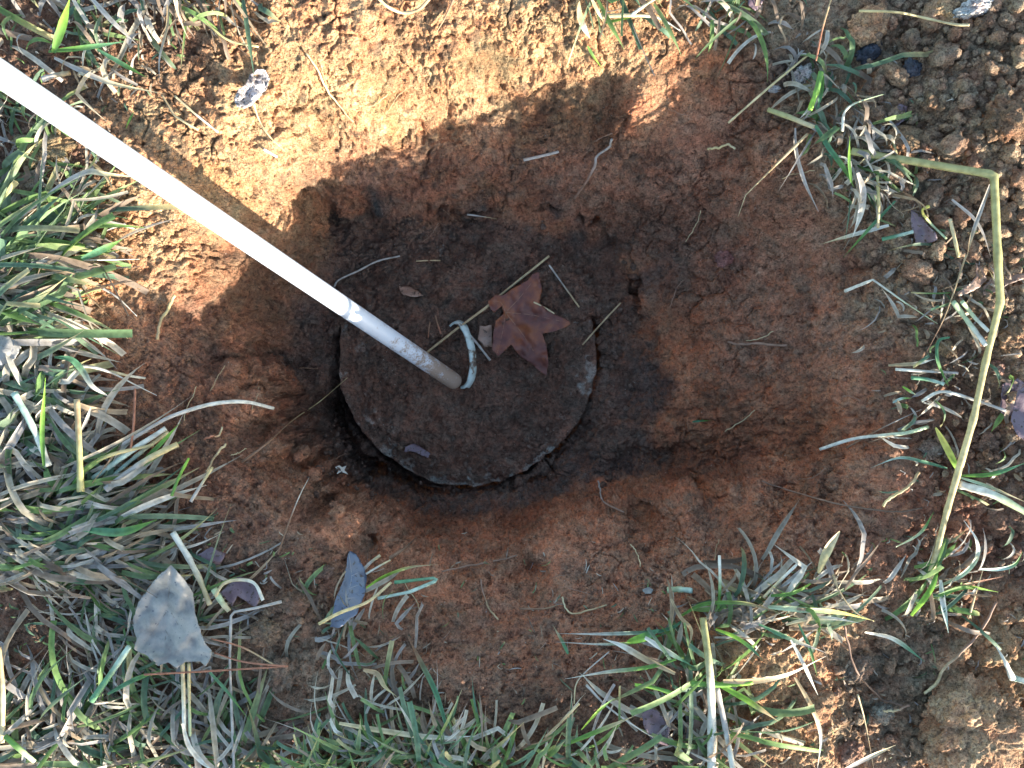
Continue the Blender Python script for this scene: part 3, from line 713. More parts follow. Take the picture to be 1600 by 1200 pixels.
LAND = [(1357, 82, "the dark shiny lump"), (1424, 108, "the small black lump"), (1564, 190, "the big knobbly clod"), (1456, 172, "the crumbly clod at mid heap"), (1408, 224, "the smooth tan clod"), (1532, 25, "the pale ashy lump"),
        (1352, 45, "the ochre soil block"), (1553, 273, "the top corner of the bent stalk"), (1530, 430, "the mauve brown leaf"), (1442, 350, "the purple folded leaf"), (1478, 547, "the small sunlit clod"), (1580, 527, "the lumpy ochre clod"),
        (1515, 505, "the two cut pale straws"), (1590, 645, "the dark leaf at the right edge"), (1541, 690, "the rough earthy clod"), (1550, 772, "the broad whitish ribbon blade"), (1453, 903, "the foot of the bent stalk"), (1575, 1035, "the white spike"),
        (1500, 1122, "the big corner clod"), (1374, 1112, "the grey green clod"), (1340, 1045, "the low crusty clod"), (1322, 1175, "the pinkish clod at the bottom"), (265, 960, "the large grey leaf"), (418, 985, "the crumbly tan clod"), (445, 1050, "the large crumbly clod"),
        (545, 920, "the dark blue leaf"), (455, 1142, "the pinkish clod in the grass"), (820, 500, "the star shaped leaf"), (735, 550, "the metal strap"), (640, 457, "the small red brown leaf"), (500, 450, "the pole"), (532, 733, "the tiny white fleck"),
        (590, 408, "the thin curved straw"), (1112, 1080, "the thick pale stalk"), (1258, 1110, "the broad low sunlit clod"), (1290, 1030, "the broad white sweeping blade"), (1290, 850, "the seed head"), (590, 690, "the left edge of the lid"), (940, 600, "the right edge of the lid"), (740, 760, "the lower edge of the lid")]
seen_labels = {}
def where(px, py, tex, noun, r=None):
    best = sorted(LAND, key=lambda q: (q[0]-px)**2+(q[1]-py)**2)
    for near_ in best[:8]:
        dx, dy = px-near_[0], py-near_[1]
        if abs(dx) > 1.8*abs(dy): dr = "right of" if dx > 0 else "left of"
        elif abs(dy) > 1.8*abs(dx): dr = "below" if dy > 0 else "above"
        else: dr = ("down " if dy > 0 else "up ")+("right of" if dx > 0 else "left of")
        for word in ("", "close ", "farther "):
            if word == "close " and dx*dx+dy*dy > 45**2: continue
            if word == "farther " and dx*dx+dy*dy < 45**2: continue
            lb = f"{tex} {noun} {word}{dr} {near_[2]}"
            if lb not in seen_labels: seen_labels[lb] = 1; return lb
    return lb
used = []
def scatter(n, region, r0, r1, meshes, label, group, power=2.2, sink=.3):
    k = tries = 0
    while k < n and tries < n*30:
        tries += 1
        px = random.uniform(region[0], region[2]); py = random.uniform(region[1], region[3])
        if len(region) > 4 and not region[4](px, py): continue
        r = r0+(r1-r0)*random.random()**power
        if any((px-a)**2+(py-b_)**2 < (.75*(r+c_))**2 for a, b_, c_ in used): continue
        used.append((px, py, r)); o = place_clod(random.choice(meshes), px, py, r, sink)
        o.scale = (o.scale[0], o.scale[1]*random.uniform(.75, 1), o.scale[2]); sz_ = "tiny" if r < 8 else "small" if r < 12 else "middling" if r < 18 else "large"
        tag(o, where(px, py, sz_+" "+label, "clod"), "clod", group); k += 1
for a_ in [(1500, 1122, 70), (1408, 224, 30), (1564, 190, 38), (1456, 172, 26), (1580, 527, 24), (1357, 82, 24), (1424, 108, 14)]: used.append(a_)
scatter(150, (1330, 0, 1605, 430, lambda a, b_: a > 1350+max(0, b_-250)*.45), 7, 29, clod_me, "loose brown crumbly", "loose clods on the spoil heap", 1.35)
scatter(52, (1400, 430, 1605, 1040, lambda a, b_: a > 1440 or b_ > 850), 5, 15, clod_me, "brown earthy", "small clods right of the hole")
scatter(30, (1290, 980, 1440, 1200), 6, 17, clod_me, "greyish brown", "clods in the hollow by the corner clod", 1.6)
scatter(22, (370, 930, 520, 1190), 5, 14, clod_me, "crumbly", "small clods near the grey leaf")
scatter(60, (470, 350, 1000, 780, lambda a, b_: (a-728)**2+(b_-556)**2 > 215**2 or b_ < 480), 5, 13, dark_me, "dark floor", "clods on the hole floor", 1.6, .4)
scatter(14, (1000, 900, 1300, 1180), 5, 12, red_me, "reddish", "reddish clods by the lower grass")

# crumbs: nobody could count them
def crumb_field(name, label, sites, radii, basec, sub=1):
    shapes = []
    for k in range(5):
        co, f = ico(sub); co = co*(1+.28*vnoise(co*1.7+k*9, 500+k))[:, None]*np.array((1, .85, .8)); shapes.append((co, f))
    Vs, Fs, Cs = [], [], []; off = 0
    n = len(sites); ang = RNG.uniform(0, 6.28, n); kind = RNG.integers(0, 5, n)
    for k in range(5):
        idx = np.where(kind == k)[0]; co, f = shapes[k]
        ca_, sa_ = np.cos(ang[idx]), np.sin(ang[idx]); r = radii[idx]
        X = (co[None, :, 0]*ca_[:, None]-co[None, :, 1]*sa_[:, None])*r[:, None]+sites[idx, 0:1]
        Y = (co[None, :, 0]*sa_[:, None]+co[None, :, 1]*ca_[:, None])*r[:, None]+sites[idx, 1:2]
        Z = co[None, :, 2]*r[:, None]+sites[idx, 2:3]+.25*r[:, None]
        V = np.stack([X, Y, Z], 2).reshape(-1, 3)
        Fa = (f[None]+(np.arange(len(idx))*len(co))[:, None, None]).reshape(-1, 3)+off
        bc = basec(sites[idx])*(RNG.uniform(.75, 1.25, (len(idx), 1)))
        Vs.append(V); Fs.append(Fa); Cs.append(np.repeat(bc, len(co), axis=0)); off += len(V)
    o = link(name, mesh_np(name, np.concatenate(Vs), np.concatenate(Fs), np.clip(np.concatenate(Cs), .01, .6)), CLODM)
    return tag(o, label, "soil", None, "stuff")
def local_col(s):
    _, c_ = base_hc(s[:, 0], s[:, 1]); return c_
def px_sites(n, fn, r0, r1):
    px = RNG.uniform(-40, 1640, n*6); py = RNG.uniform(-30, 1230, n*6)
    pr = fn(px, py); keep = RNG.uniform(0, 1, n*6) < pr; px = px[keep][:n]; py = py[keep][:n]
    s = G(px, py); r = (r0+(r1-r0)*RNG.uniform(0, 1, len(s))**3)
    return s, r
n3 = lambda a, b_, s, seed: fbm(np.stack([a*s, b_*s, a*0], 1), 2, seed)
s, r = px_sites(3600, lambda a, b_: smooth(1330, 1440, a+.1*b_)*smooth(700, 300, b_)+.45*smooth(1400, 1480, a), .0018, .0065)
crumb_field("spoil_crumbs", "loose brown soil crumbs covering the spoil heap and the right edge", s, r, lambda q: local_col(q)*1.0, 2)
dd_ = lambda a, b_: np.hypot(a-729, b_-556)
s, r = px_sites(5200, lambda a, b_: (smooth(330, 380, b_)*smooth(790, 740, b_)*smooth(440, 500, a)*smooth(1010, 960, a))*(.25+.75*(np.abs(dd_(a, b_)-225) < 45))*smooth(-.4, .4, n3(a, b_, .02, 3)), .0012, .0062)
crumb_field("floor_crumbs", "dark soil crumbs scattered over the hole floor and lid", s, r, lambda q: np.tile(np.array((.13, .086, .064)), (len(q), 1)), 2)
s, r = px_sites(7500, lambda a, b_: np.clip(smooth(-.2, .5, n3(a, b_, .013, 7)), 0, 1)*np.where((a > 380) & (a < 1420) & (b_ > 780), 1, .4)*np.where(b_ < 300, .3, 1), .0008, .0034)
crumb_field("rim_crumbs", "fine reddish soil crumbs on the walls and rim of the hole", s, r, lambda q: local_col(q)*.95)

# ------------------------------------------------------------------ fallen leaves
def leaf(name, label, outline, mats, veins=(), lift=.006, crumple=.004, curl=0.0, spacing=5.0, cat="leaf", vein_w=1.6, part=("blade", "vein"), seed=1, tilt=(0, 0), fine=0.0):
    o_ = np.array(outline, float); n = len(o_)
    # ragged, rounded outline
    dense = []
    for k in range(n):
        a, b_ = o_[k], o_[(k+1) % n]; m_ = max(2, int(np.linalg.norm(b_-a)/spacing))
        for j in range(m_): dense.append(a+(b_-a)*j/m_)
    dense = np.array(dense)
    dn_ = fbm(np.stack([dense[:, 0]*.12, dense[:, 1]*.12, dense[:, 0]*0], 1), 2, seed)
    ctr = o_.mean(0); dr_ = dense-ctr; dense = dense+dr_/(np.linalg.norm(dr_, axis=1, keepdims=True)+1e-6)*dn_[:, None]*spacing*.45
    gx_ = np.arange(o_[:, 0].min(), o_[:, 0].max(), spacing); gy_ = np.arange(o_[:, 1].min(), o_[:, 1].max(), spacing)
    inner = [(a+random.uniform(-.2, .2)*spacing, b_+random.uniform(-.2, .2)*spacing) for a in gx_ for b_ in gy_]
    vs = [Vector(p) for p in dense]+[Vector(p) for p in inner]
    nd = len(dense)
    res = delaunay_2d_cdt(vs, [(k, (k+1) % nd) for k in range(nd)], [list(range(nd))], 1, 1e-4)
    v2 = np.array([p[:] for p in res[0]]); f2_ = np.array([f for f in res[2] if len(f) == 3])
    g = G(o_[:, 0], o_[:, 1]); A_ = np.c_[o_-ctr, np.ones(n)]; pl_, *_ = np.linalg.lstsq(A_, g[:, 2], rcond=None)
    size = np.ptp(o_, axis=0).max()
    def zf(p):
        q = p-ctr; u_ = q/size
        z_ = q@pl_[:2]+pl_[2]+lift+tilt[0]*u_[:, 0]+tilt[1]*u_[:, 1]
        z_ = z_+crumple*fbm(np.stack([u_[:, 0]*3+seed, u_[:, 1]*3, u_[:, 0]*0], 1), 3, seed)+fine*fbm(np.stack([u_[:, 0]*11+seed, u_[:, 1]*11, u_[:, 0]*0], 1), 2, seed+3)
        return z_+curl*(u_**2).sum(1)
    def vz(p):
        if not veins: return 0
        d_ = np.full(len(p), 1e9)
        for vline in veins:
            for a, b_ in zip(vline[:-1], vline[1:]):
                a = np.array(a, float); b_ = np.array(b_, float); t = np.clip(((p-a)@(b_-a))/((b_-a)@(b_-a)), 0, 1)
                d_ = np.minimum(d_, np.linalg.norm(p-a-t[:, None]*(b_-a), axis=1))
        return -.16*crumple*np.exp(-(d_/5)**2)
    z_ = zf(v2)+vz(v2)
    z_ = np.maximum(z_, -9)
    co = np.array([(*W(p[0], p[1], zz), zz) for p, zz in zip(v2, z_)])
    c0 = co.mean(0)
    root = link(name, None) if veins else None
    me = mesh_np(part[0], co-c0, f2_)
    if root: root.location = c0; bl = link(part[0], me, mats[0], root)
    else: bl = link(name, me, mats[0]); bl.location = c0
    so = bl.modifiers.new("thickness", 'SOLIDIFY'); so.thickness = .0006
    for vline in veins:
        pp = catmull([np.array(p, float) for p in vline], 14)
        zz = zf(pp)+vz(pp)+.0004
        path = np.array([(*W(p[0], p[1], q), q) for p, q in zip(pp, zz)])
        hw_ = np.linspace(1, .35, len(path))*vein_w*.5/F
        vco, vf = sweep(path, hw_, hw_, 6)
        link(part[1], mesh_np(part[1], vco-c0, vf), mats[1], root)
    return tag(root or bl, label, cat)
M_MAPLE = leaf_material("dead_maple_leaf", (.065, .020, .016), (.115, .038, .026), (.21, .065, .022), 24, .45, .4, .0, (.04, .018, .02))
M_MVEIN = leaf_material("dead_maple_vein", (.2, .09, .05), (.24, .12, .07), (.27, .13, .07), 60)
M_GREY = leaf_material("weathered_grey_leaf", (.16, .155, .145), (.24, .23, .21), (.31, .29, .26), 30, .7, .25, -.3, (.11, .11, .12))
M_GVEIN = leaf_material("grey_leaf_vein", (.14, .12, .10), (.17, .14, .11), (.2, .17, .12), 60)
M_BLUE = leaf_material("glossy_dark_leaf", (.045, .06, .10), (.065, .09, .145), (.10, .12, .17), 30, .3, .7, .2, (.02, .02, .03))
M_BVEIN = leaf_material("dark_leaf_vein", (.2, .19, .2), (.26, .25, .25), (.3, .28, .27), 60)
M_PURP = leaf_material("purple_brown_leaf", (.075, .045, .055), (.12, .08, .095), (.17, .12, .13), 30, .42, .5, .3)
M_BROWN = leaf_material("brown_dry_leaf", (.15, .085, .055), (.22, .13, .09), (.28, .19, .14), 30, .5, .45, .3)
M_SILV = leaf_material("silvery_curled_leaf", (.16, .13, .12), (.30, .28, .28), (.42, .42, .46), 50, .35, .6, .8, (.04, .035, .035))
leaf("maple_leaf", "crumpled red brown star shaped leaf lying on the lid in the hole",
     [(762, 470), (773, 462), (787, 461), (796, 454), (814, 444), (825, 437), (833, 427), (842, 426), (844, 438), (847, 452), (842, 474), (865, 490), (890, 502), (892, 507), (870, 517), (847, 521), (854, 539), (857, 566), (854, 587), (843, 580), (832, 569), (814, 557), (798, 539), (791, 546), (778, 557), (769, 546), (770, 526), (775, 501), (787, 489), (784, 478), (777, 484), (773, 489), (766, 483)],
     (M_MAPLE, M_MVEIN), [[(790, 488), (812, 465), (838, 432)], [(790, 488), (830, 492), (886, 504)], [(790, 488), (822, 530), (852, 580)], [(790, 488), (786, 515), (777, 552)], [(790, 488), (782, 472), (765, 472)]], .017, .009, .02, 2.6, vein_w=1.7, seed=3, fine=.0045)
leaf("grey_leaf", "large weathered grey leaf with dark midrib and torn edge on the lower left grass",
     [(267, 883), (287, 903), (302, 927), (305, 957), (315, 987), (320, 1003), (332, 1017), (328, 1033), (322, 1042), (313, 1033), (290, 1034), (277, 1043), (263, 1034), (247, 1040), (233, 1027), (209, 1015), (213, 997), (207, 967), (217, 940), (233, 917), (247, 900)],
     (M_GREY, M_GVEIN), [[(267, 885), (262, 950), (257, 1012)], [(264, 925), (285, 935), (300, 952)], [(261, 955), (240, 985), (225, 1010)], [(262, 945), (285, 985), (318, 1010)], [(265, 915), (240, 935), (222, 962)], [(259, 985), (272, 1010), (280, 1030)]], .036, .013, .03, 4, vein_w=1.5, seed=9, fine=.003)
leaf("dark_blue_leaf", "glossy dark blue leaf standing in the grass at the lower rim of the hole",
     [(546, 860), (558, 868), (568, 883), (572, 900), (571, 924), (564, 945), (558, 960), (540, 973), (530, 982), (516, 979), (520, 957), (525, 933), (532, 918), (538, 903), (541, 885), (543, 867)],
     (M_BLUE, M_BVEIN), [[(545, 864), (549, 905), (538, 940), (524, 975)], [(549, 900), (560, 895), (570, 893)], [(545, 920), (558, 915), (570, 912)], [(540, 935), (555, 934), (568, 930)]], .02, .003, -.01, 4, vein_w=1.3, seed=12, tilt=(.0, .02))
leaf("red_leaf", "small pointed reddish brown leaf on the hole floor right above the pole", [(623, 447), (640, 448), (652, 454), (662, 462), (643, 464), (630, 462), (625, 455)], (M_BROWN, M_MVEIN), [[(624, 452), (645, 457), (661, 462)]], .005, .002, .004, 3, seed=5, vein_w=.8)
leaf("leaf_scrap", "narrow purplish leaf scrap on the lower left part of the lid", [(632, 697), (647, 693), (660, 701), (672, 708), (668, 715), (653, 709), (640, 705), (631, 707)], (M_PURP,), (), .007, .002, 0, 3, seed=6)
leaf("leaf_scrap", "flat brown leaf piece tucked under the left side of the star shaped leaf", [(750, 510), (768, 508), (769, 542), (757, 540), (747, 530)], (M_BROWN,), (), .006, .002, 0, 3, seed=7)
leaf("purple_leaf", "dark purple folded leaf under the dry blades at the right rim", [(1423, 326), (1441, 341), (1462, 364), (1466, 375), (1450, 379), (1431, 381), (1424, 351)], (M_PURP, M_GVEIN), [[(1425, 330), (1440, 355), (1462, 374)]], .014, .004, 0, 4, seed=8, vein_w=1)
leaf("brown_leaf", "mauve brown curled leaf standing between grass and the long stalk at the right", [(1524, 408), (1536, 420), (1544, 436), (1530, 450), (1516, 457), (1498, 463), (1494, 459), (1516, 442), (1525, 432)], (M_BROWN, M_GVEIN), [[(1525, 412), (1532, 435), (1500, 460)]], .012, .004, 0, 4, seed=14, vein_w=1)
leaf("brown_leaf", "long mauve brown leaf passing under the long stalk to the right edge", [(1536, 462), (1534, 449), (1550, 434), (1578, 430), (1606, 426), (1606, 434), (1575, 444), (1556, 458)], (M_BROWN,), (), .008, .003, 0, 4, seed=15)
leaf("dark_leaf", "dark blue grey leaf cut by the right edge of the photo at mid height", [(1606, 598), (1590, 612), (1582, 635), (1580, 658), (1590, 682), (1606, 690)], (M_PURP,), (), .016, .004, 0, 4, seed=16)
leaf("brown_leaf", "dark reddish leaf just left of the dark leaf at the right edge", [(1566, 600), (1590, 590), (1600, 600), (1588, 632), (1575, 655), (1562, 640)], (M_PURP,), (), .006, .004, 0, 4, seed=26)
leaf("grey_leaf", "pale grey leaf cut by the left edge of the photo", [(-6, 520), (12, 524), (33, 543), (24, 560), (8, 570), (-6, 573)], (M_GREY, M_GVEIN), [[(-4, 535), (12, 545), (30, 545)]], .03, .004, 0, 4, seed=17, vein_w=1.4)
leaf("dark_leaf", "small dark purple leaf at the foot of the spoil heap above the smooth tan clod", [(1394, 178), (1405, 163), (1418, 166), (1416, 185), (1400, 199)], (M_PURP,), (), .008, .004, 0, 3, seed=18)
leaf("brown_leaf", "mauve grey leaf at the top edge in the upper right grass", [(1168, -4), (1195, -4), (1190, 10), (1180, 16), (1170, 8)], (M_PURP,), (), .014, .003, 0, 3, seed=19)
leaf("purple_leaf", "shaded purple leaf under arching straw between the grey and dark blue leaves", [(345, 925), (368, 902), (392, 905), (412, 930), (398, 948), (384, 940), (372, 930), (362, 948)], (M_PURP,), (), .012, .004, 0, 4, seed=20)
leaf("purple_leaf", "dark leaf under the straw just above the large grey leaf", [(308, 868), (330, 855), (352, 865), (346, 882), (320, 885)], (M_PURP,), (), .010, .004, 0, 4, seed=21)
leaf("mauve_leaf", "mauve grey leaf in the sunlit grass at the bottom right of centre", [(1003, 1118), (1014, 1104), (1030, 1112), (1046, 1138), (1044, 1166), (1020, 1160), (1008, 1140)], (M_PURP, M_GVEIN), [[(1012, 1108), (1022, 1135), (1030, 1160)]], .014, .004, 0, 4, seed=22, vein_w=1)
leaf("brown_leaf", "brown leaf at the bottom edge left of the thick pale stalk", [(1072, 1128), (1092, 1118), (1106, 1140), (1106, 1190), (1080, 1196), (1066, 1160)], (M_BROWN, M_GVEIN), [[(1080, 1124), (1090, 1160), (1092, 1192)]], .012, .004, 0, 4, seed=23, vein_w=1)
leaf("leaf_scrap", "pinkish torn leaf scrap on sunlit soil near the bottom right", [(1172, 1136), (1184, 1128), (1197, 1132), (1190, 1148), (1184, 1162), (1176, 1150)], (M_BROWN,), (), .010, .004, 0, 3, seed=24)
leaf("curled_leaf", "curled silvery dry leaf stuck in the sunlit upper left slope", [(366, 155), (371, 140), (384, 130), (391, 117), (402, 108), (415, 109), (421, 122), (418, 137), (409, 149), (399, 157), (393, 166), (381, 170), (370, 166)], (M_SILV, M_GVEIN), [[(421, 112), (404, 135), (394, 162)]], .010, .012, .03, 2.6, seed=25, vein_w=1.2, fine=.004)
leaf("white_petal", "tiny white crumpled fleck at the lower left foot of the hole wall", [(523, 730), (530, 727), (534, 730), (541, 728), (538, 735), (543, 741), (533, 738), (526, 741), (529, 734)], (leaf_material("white_fleck", (.6, .6, .55), (.7, .7, .62), (.75, .72, .6), 60),), (), .010, .004, 0, 2, cat="scrap", seed=27)
leaf("grey_flake", "small pale grey flake on the shaded lower bank left of the bottom right grass", [(1004, 921), (1014, 917), (1021, 921), (1017, 927), (1006, 929)], (M_GREY,), (), .004, .001, 0, 2.5, cat="scrap", seed=28)

# ------------------------------------------------------------------ single blades, straws, stems and roots
CC = dict(green=(.13, .27, .06), bright=(.26, .48, .07), teal=(.10, .24, .13), pale=(.42, .50, .30), straw=(.55, .46, .27), tan=(.40, .30, .17), grey=(.40, .37, .33), white=(.62, .60, .51),
          brown=(.24, .14, .085), olive=(.36, .34, .15), yellow=(.55, .50, .12), red=(.34, .15, .09), root=(.26, .16, .11), dark=(.13, .085, .06), gold=(.56, .46, .23), tealpale=(.38, .50, .42))
def blade(name, label, cat, pts, w, c0, c1=None, lift=.010, style="blade", cam_curve=True, group=None, fold=.35):
    c1 = c1 or c0
    n = max(10, min(36, 4*len(pts)+8)) if w < 12 or cam_curve else 90
    lf = np.array(lift if isinstance(lift, (tuple, list)) else [lift]*len(pts), float)
    p3 = [G(p[0], p[1], l)[0] for p, l in zip(pts, lf)]
    path = catmull(p3, n) if cam_curve else polyline(p3, n)
    t = np.linspace(0, 1, n); mid = path.mean(0)
    wd = w*(1-mid[2])/F*.5*(.88 if w < 9 else 1)
    if style == "blade": pr = np.clip(np.minimum(.55+1.6*t, 1)*(1-smooth(.55, 1.02, t)*.93), .05, 1)
    elif style == "leafy": pr = np.sin(np.pi*np.clip(t*.93+.05, 0, 1))**.7
    elif style == "cut": pr = np.full(n, 1.0)*(1-.15*t)
    elif style == "taper": pr = 1-.85*t
    else: pr = np.full(n, 1.0)
    cA = np.array(CC[c0]); cB = np.array(CC[c1]); mixv = smooth(.35, .8, t)
    cl = cA*(1-mixv)[:, None]+cB*mixv[:, None]
    if style in ("cut", "stem", "taper", "root"):
        jit = fbm(np.stack([t*9+pts[0][0], t*0+pts[0][1], t*0], 1), 3, 4)
        if style == "root":
            path = path+.0009*np.stack([fbm(np.stack([t*14, t*0+pts[0][0], t*0], 1), 2, 5), fbm(np.stack([t*14, t*0+pts[0][1], t*0], 1), 2, 6), t*0], 1)
        hw_ = wd*pr*(1+.12*jit)
        # nodes along a straw
        if not cam_curve and w > 9:
            for q_ in p3[1:-1]: hw_ = hw_*(1+.22*np.exp(-(np.linalg.norm(path-q_, axis=1)/.007)**2))
        flat = .8 if style != "root" else 1
        co, fs = sweep(path, hw_, hw_*flat, 8)
        cols = np.concatenate([np.repeat(cl*(1+.12*jit)[:, None], 8, axis=0), cl[:1], cl[-1:]])
    else:
        tg = frames(path); tw = .5*math.sin(pts[0][0]*1.7)+.9*math.sin(pts[0][1]*.37)*(t-.5)
        co, cols, fs = [], [], []
        for k in range(n):
            up = np.array((0, 0, 1.0)); s_ = np.cross(tg[k], up); s_ /= np.linalg.norm(s_)+1e-9; u_ = np.cross(s_, tg[k])
            a = float(tw[k]) if hasattr(tw, "__len__") else tw
            s2 = s_*math.cos(a)+u_*math.sin(a); u2 = np.cross(s2, tg[k])
            h_ = wd*pr[k]*1.12
            for (q, e) in ((-1, fold), (-.5, fold*.35), (0, 0), (.5, fold*.35), (1, fold)): co.append(path[k]+s2*q*h_+u2*e*h_)
            for e in (1.08, .96, .80, .96, 1.08): cols.append(cl[k]*e)
            if k:
                for j in range(4): fs.append(((k-1)*5+j, (k-1)*5+j+1, k*5+j+1, k*5+j))
        co = np.array(co); cols = np.array(cols)
    c0_ = path[0].copy()
    o = link(name, mesh_np(name, co-c0_, fs, np.clip(cols, .01, .8)), GRASSM if style in ("blade", "leafy") and c0 in ("green", "bright", "teal") else STRAWM)
    o.location = c0_
    return tag(o, label, cat, group)
B = blade
GB, DB, ST, RT = "green_blade", "dry_blade", "straw", "root"
# --- right side
B("bent_stalk", "long yellow tan stalk bent in three places running down the right side", "stalk", [(1330, 236), (1553, 273), (1559, 400), (1563, 472), (1540, 565), (1521, 655), (1480, 797), (1453, 903)], 12.5, "olive", "gold", (.02, .03, .03, .028, .03, .028, .026, .018), "cut", False)
B(ST, "olive straw piece at the upper right rim slanting towards the spoil heap", "straw", [(1200, 171), (1236, 184), (1272, 199)], 9, "olive", "straw", .02, "cut", False)
B(ST, "very straight thin yellow stem over the upper right rim", "stem", [(1138, 192), (1200, 138), (1266, 83)], 4, "straw", "gold", (.035, .03, .02), "stem")
B(ST, "thin bent tan stem hanging from the upper right grass into the hole", "stem", [(1262, 209), (1215, 255), (1165, 305), (1153, 339)], 5, "tan", "straw", (.02, .03, .035, .035), "taper", False)
B(DB, "dark grey ribbon blade hanging down the right wall with a pale tip", "blade", [(1242, 200), (1243, 235), (1256, 282), (1279, 331)], 7, "grey", "grey", .012)
B(GB, "short green blade on the upper right rim, the wider of two side by side", "blade", [(1283, 112), (1276, 142), (1265, 173)], 9, "green", "bright", .03, "cut")
B(GB, "short green blade right of the wider one on the upper right rim", "blade", [(1286, 118), (1283, 145), (1277, 173)], 6, "green", "teal", .026, "blade")
B(GB, "long deep green blade running down beside the straw bundle at the right rim", "blade", [(1274, 196), (1296, 232), (1318, 262), (1334, 292)], 8, "teal", "green", .024)
B(GB, "small bright green upright blade in the straw bundle at the right rim", "blade", [(1330, 285), (1326, 250), (1328, 212)], 6, "green", "bright", .034)
B(GB, "long blue green blade slanting down left from the right rim straw", "blade", [(1399, 314), (1360, 355), (1318, 402)], 5, "teal", "green", .02)
B(ST, "curved pale straw arching over the upper right grass", "straw", [(1316, 205), (1320, 175), (1340, 160), (1381, 147)], 6, "white", "pale", .03, "taper")
B(ST, "yellow straw with a crooked head right of the purple leaf", "straw", [(1452, 322), (1441, 330), (1455, 350), (1479, 373)], 5, "yellow", "pale", .028, "cut")
B(ST, "upright cut straw below the purple leaf", "straw", [(1484, 342), (1492, 375), (1498, 402)], 7, "straw", "gold", .03, "cut")
B(DB, "flat pale dry blade pointing left over the right wall", "blade", [(1389, 352), (1335, 367), (1281, 382)], 7, "white", "straw", .02)
B(DB, "grey dry blade curving down from the straw bundle, left of two", "blade", [(1340, 270), (1348, 300), (1344, 335), (1332, 371)], 9, "grey", "white", .028)
B(DB, "greenish straw hanging straight down from the straw bundle, right of two", "straw", [(1371, 274), (1373, 315), (1372, 356)], 6, "olive", "straw", .024, "cut")
B(GB, "short teal blade lying flat left of the purple leaf", "blade", [(1378, 374), (1400, 369), (1427, 362)], 7, "teal", "tealpale", .02, "cut")
B(DB, "arched grey blade under the top corner of the bent stalk, first of two crossing", "blade", [(1487, 312), (1521, 342), (1537, 370), (1548, 402)], 7, "grey", "grey", .02)
B(DB, "long grey blade running down left from the top corner of the bent stalk", "blade", [(1547, 288), (1530, 335), (1518, 370), (1511, 402)], 6, "grey", "tan", .022)
B(ST, "pale green straw bent once over the right rim pointing into the hole", "straw", [(1320, 455), (1364, 437), (1410, 470), (1465, 506)], 6, "white", "pale", (.03, .035, .03, .01), "taper", False)
B(ST, "thin brown stem crossing the right rim diagonally", "stem", [(1510, 398), (1478, 490), (1448, 550)], 4, "tan", "brown", (.03, .028, .015), "taper")
B(ST, "longer of two parallel cut pale straws left of the bent stalk", "straw", [(1489, 471), (1515, 506), (1541, 540)], 9, "pale", "white", .03, "cut")
B(ST, "shorter of two parallel cut pale straws left of the bent stalk", "straw", [(1503, 471), (1522, 495), (1545, 518)], 8, "pale", "white", .028, "cut")
B(ST, "pale tipped straw lying flat at the right rim, upper of the nearly level ones", "straw", [(1399, 577), (1445, 580), (1497, 583)], 5, "white", "grey", .016, "cut")
B(DB, "brown dry blade lying just above the pale tipped level straw", "blade", [(1388, 571), (1430, 568), (1461, 561)], 6, "tan", "white", .014)
B(GB, "short blue green blade below the level straws on the right rim", "blade", [(1424, 590), (1450, 593), (1475, 600)], 7, "teal", "tealpale", .018, "cut")
B(GB, "dark green blade curling round the small sunlit clod", "blade", [(1484, 527), (1466, 533), (1464, 560), (1473, 585), (1482, 603)], 5, "teal", "green", .022)
B(GB, "tiny green blade below the blue green one on the right rim", "blade", [(1410, 604), (1421, 611), (1431, 617)], 4, "bright", "pale", .014)
B(DB, "small curved pale green blade below the tiny green one", "blade", [(1395, 629), (1408, 623), (1425, 622)], 4, "tealpale", "green", .014)
B(ST, "long pale straw reaching left over the lower right wall", "straw", [(1281, 702), (1337, 685), (1412, 677), (1450, 667)], 6, "white", "pale", (.03, .03, .02, .012), "stem")
B(ST, "dull grey thin stem lying under the long pale straw", "stem", [(1322, 700), (1380, 668), (1441, 639)], 4, "brown", "grey", .008, "taper")
B(ST, "whitish bent straw running under the bent stalk at its middle", "straw", [(1440, 627), (1472, 612), (1520, 624), (1572, 642)], 6, "white", "grey", .02, "cut")
B(GB, "bright green blade with a yellow base near the lower bent stalk", "blade", [(1462, 668), (1476, 694), (1490, 722), (1496, 736)], 9, "yellow", "bright", .022, "leafy")
B(GB, "thin grey green blade arching left of the lower bent stalk", "blade", [(1480, 732), (1445, 722), (1405, 715), (1360, 731)], 5, "teal", "tealpale", .02)
B(DB, "broad whitish ribbon blade reaching the right edge below the bent stalk middle", "blade", [(1499, 757), (1550, 772), (1606, 802)], 13, "white", "pale", .022, "cut")
B(GB, "thin green blade above the broad whitish ribbon blade", "blade", [(1502, 744), (1550, 741), (1606, 722)], 7, "green", "teal", .024)
B(GB, "green edged straw just above the broad whitish ribbon blade", "blade", [(1500, 746), (1545, 760), (1606, 786)], 5, "pale", "straw", .026)
B(ST, "crooked twig with a pale end on the right rim", "twig", [(1379, 790), (1395, 775), (1420, 760), (1436, 738)], 5, "gold", "tan", .016, "root")
B(GB, "pale green hooked blade near the lower end of the bent stalk", "blade", [(1460, 918), (1500, 900), (1524, 875), (1526, 845), (1506, 813)], 7, "pale", "white", (.015, .02, .03, .035, .035))
B(GB, "upright green blade crossing the foot of the bent stalk", "blade", [(1424, 962), (1445, 935), (1460, 908), (1470, 864)], 8, "bright", "green", .03)
B(GB, "curved grey green blade at the right edge above the corner", "blade", [(1530, 889), (1560, 889), (1585, 882), (1598, 862)], 6, "tealpale", "green", .022)
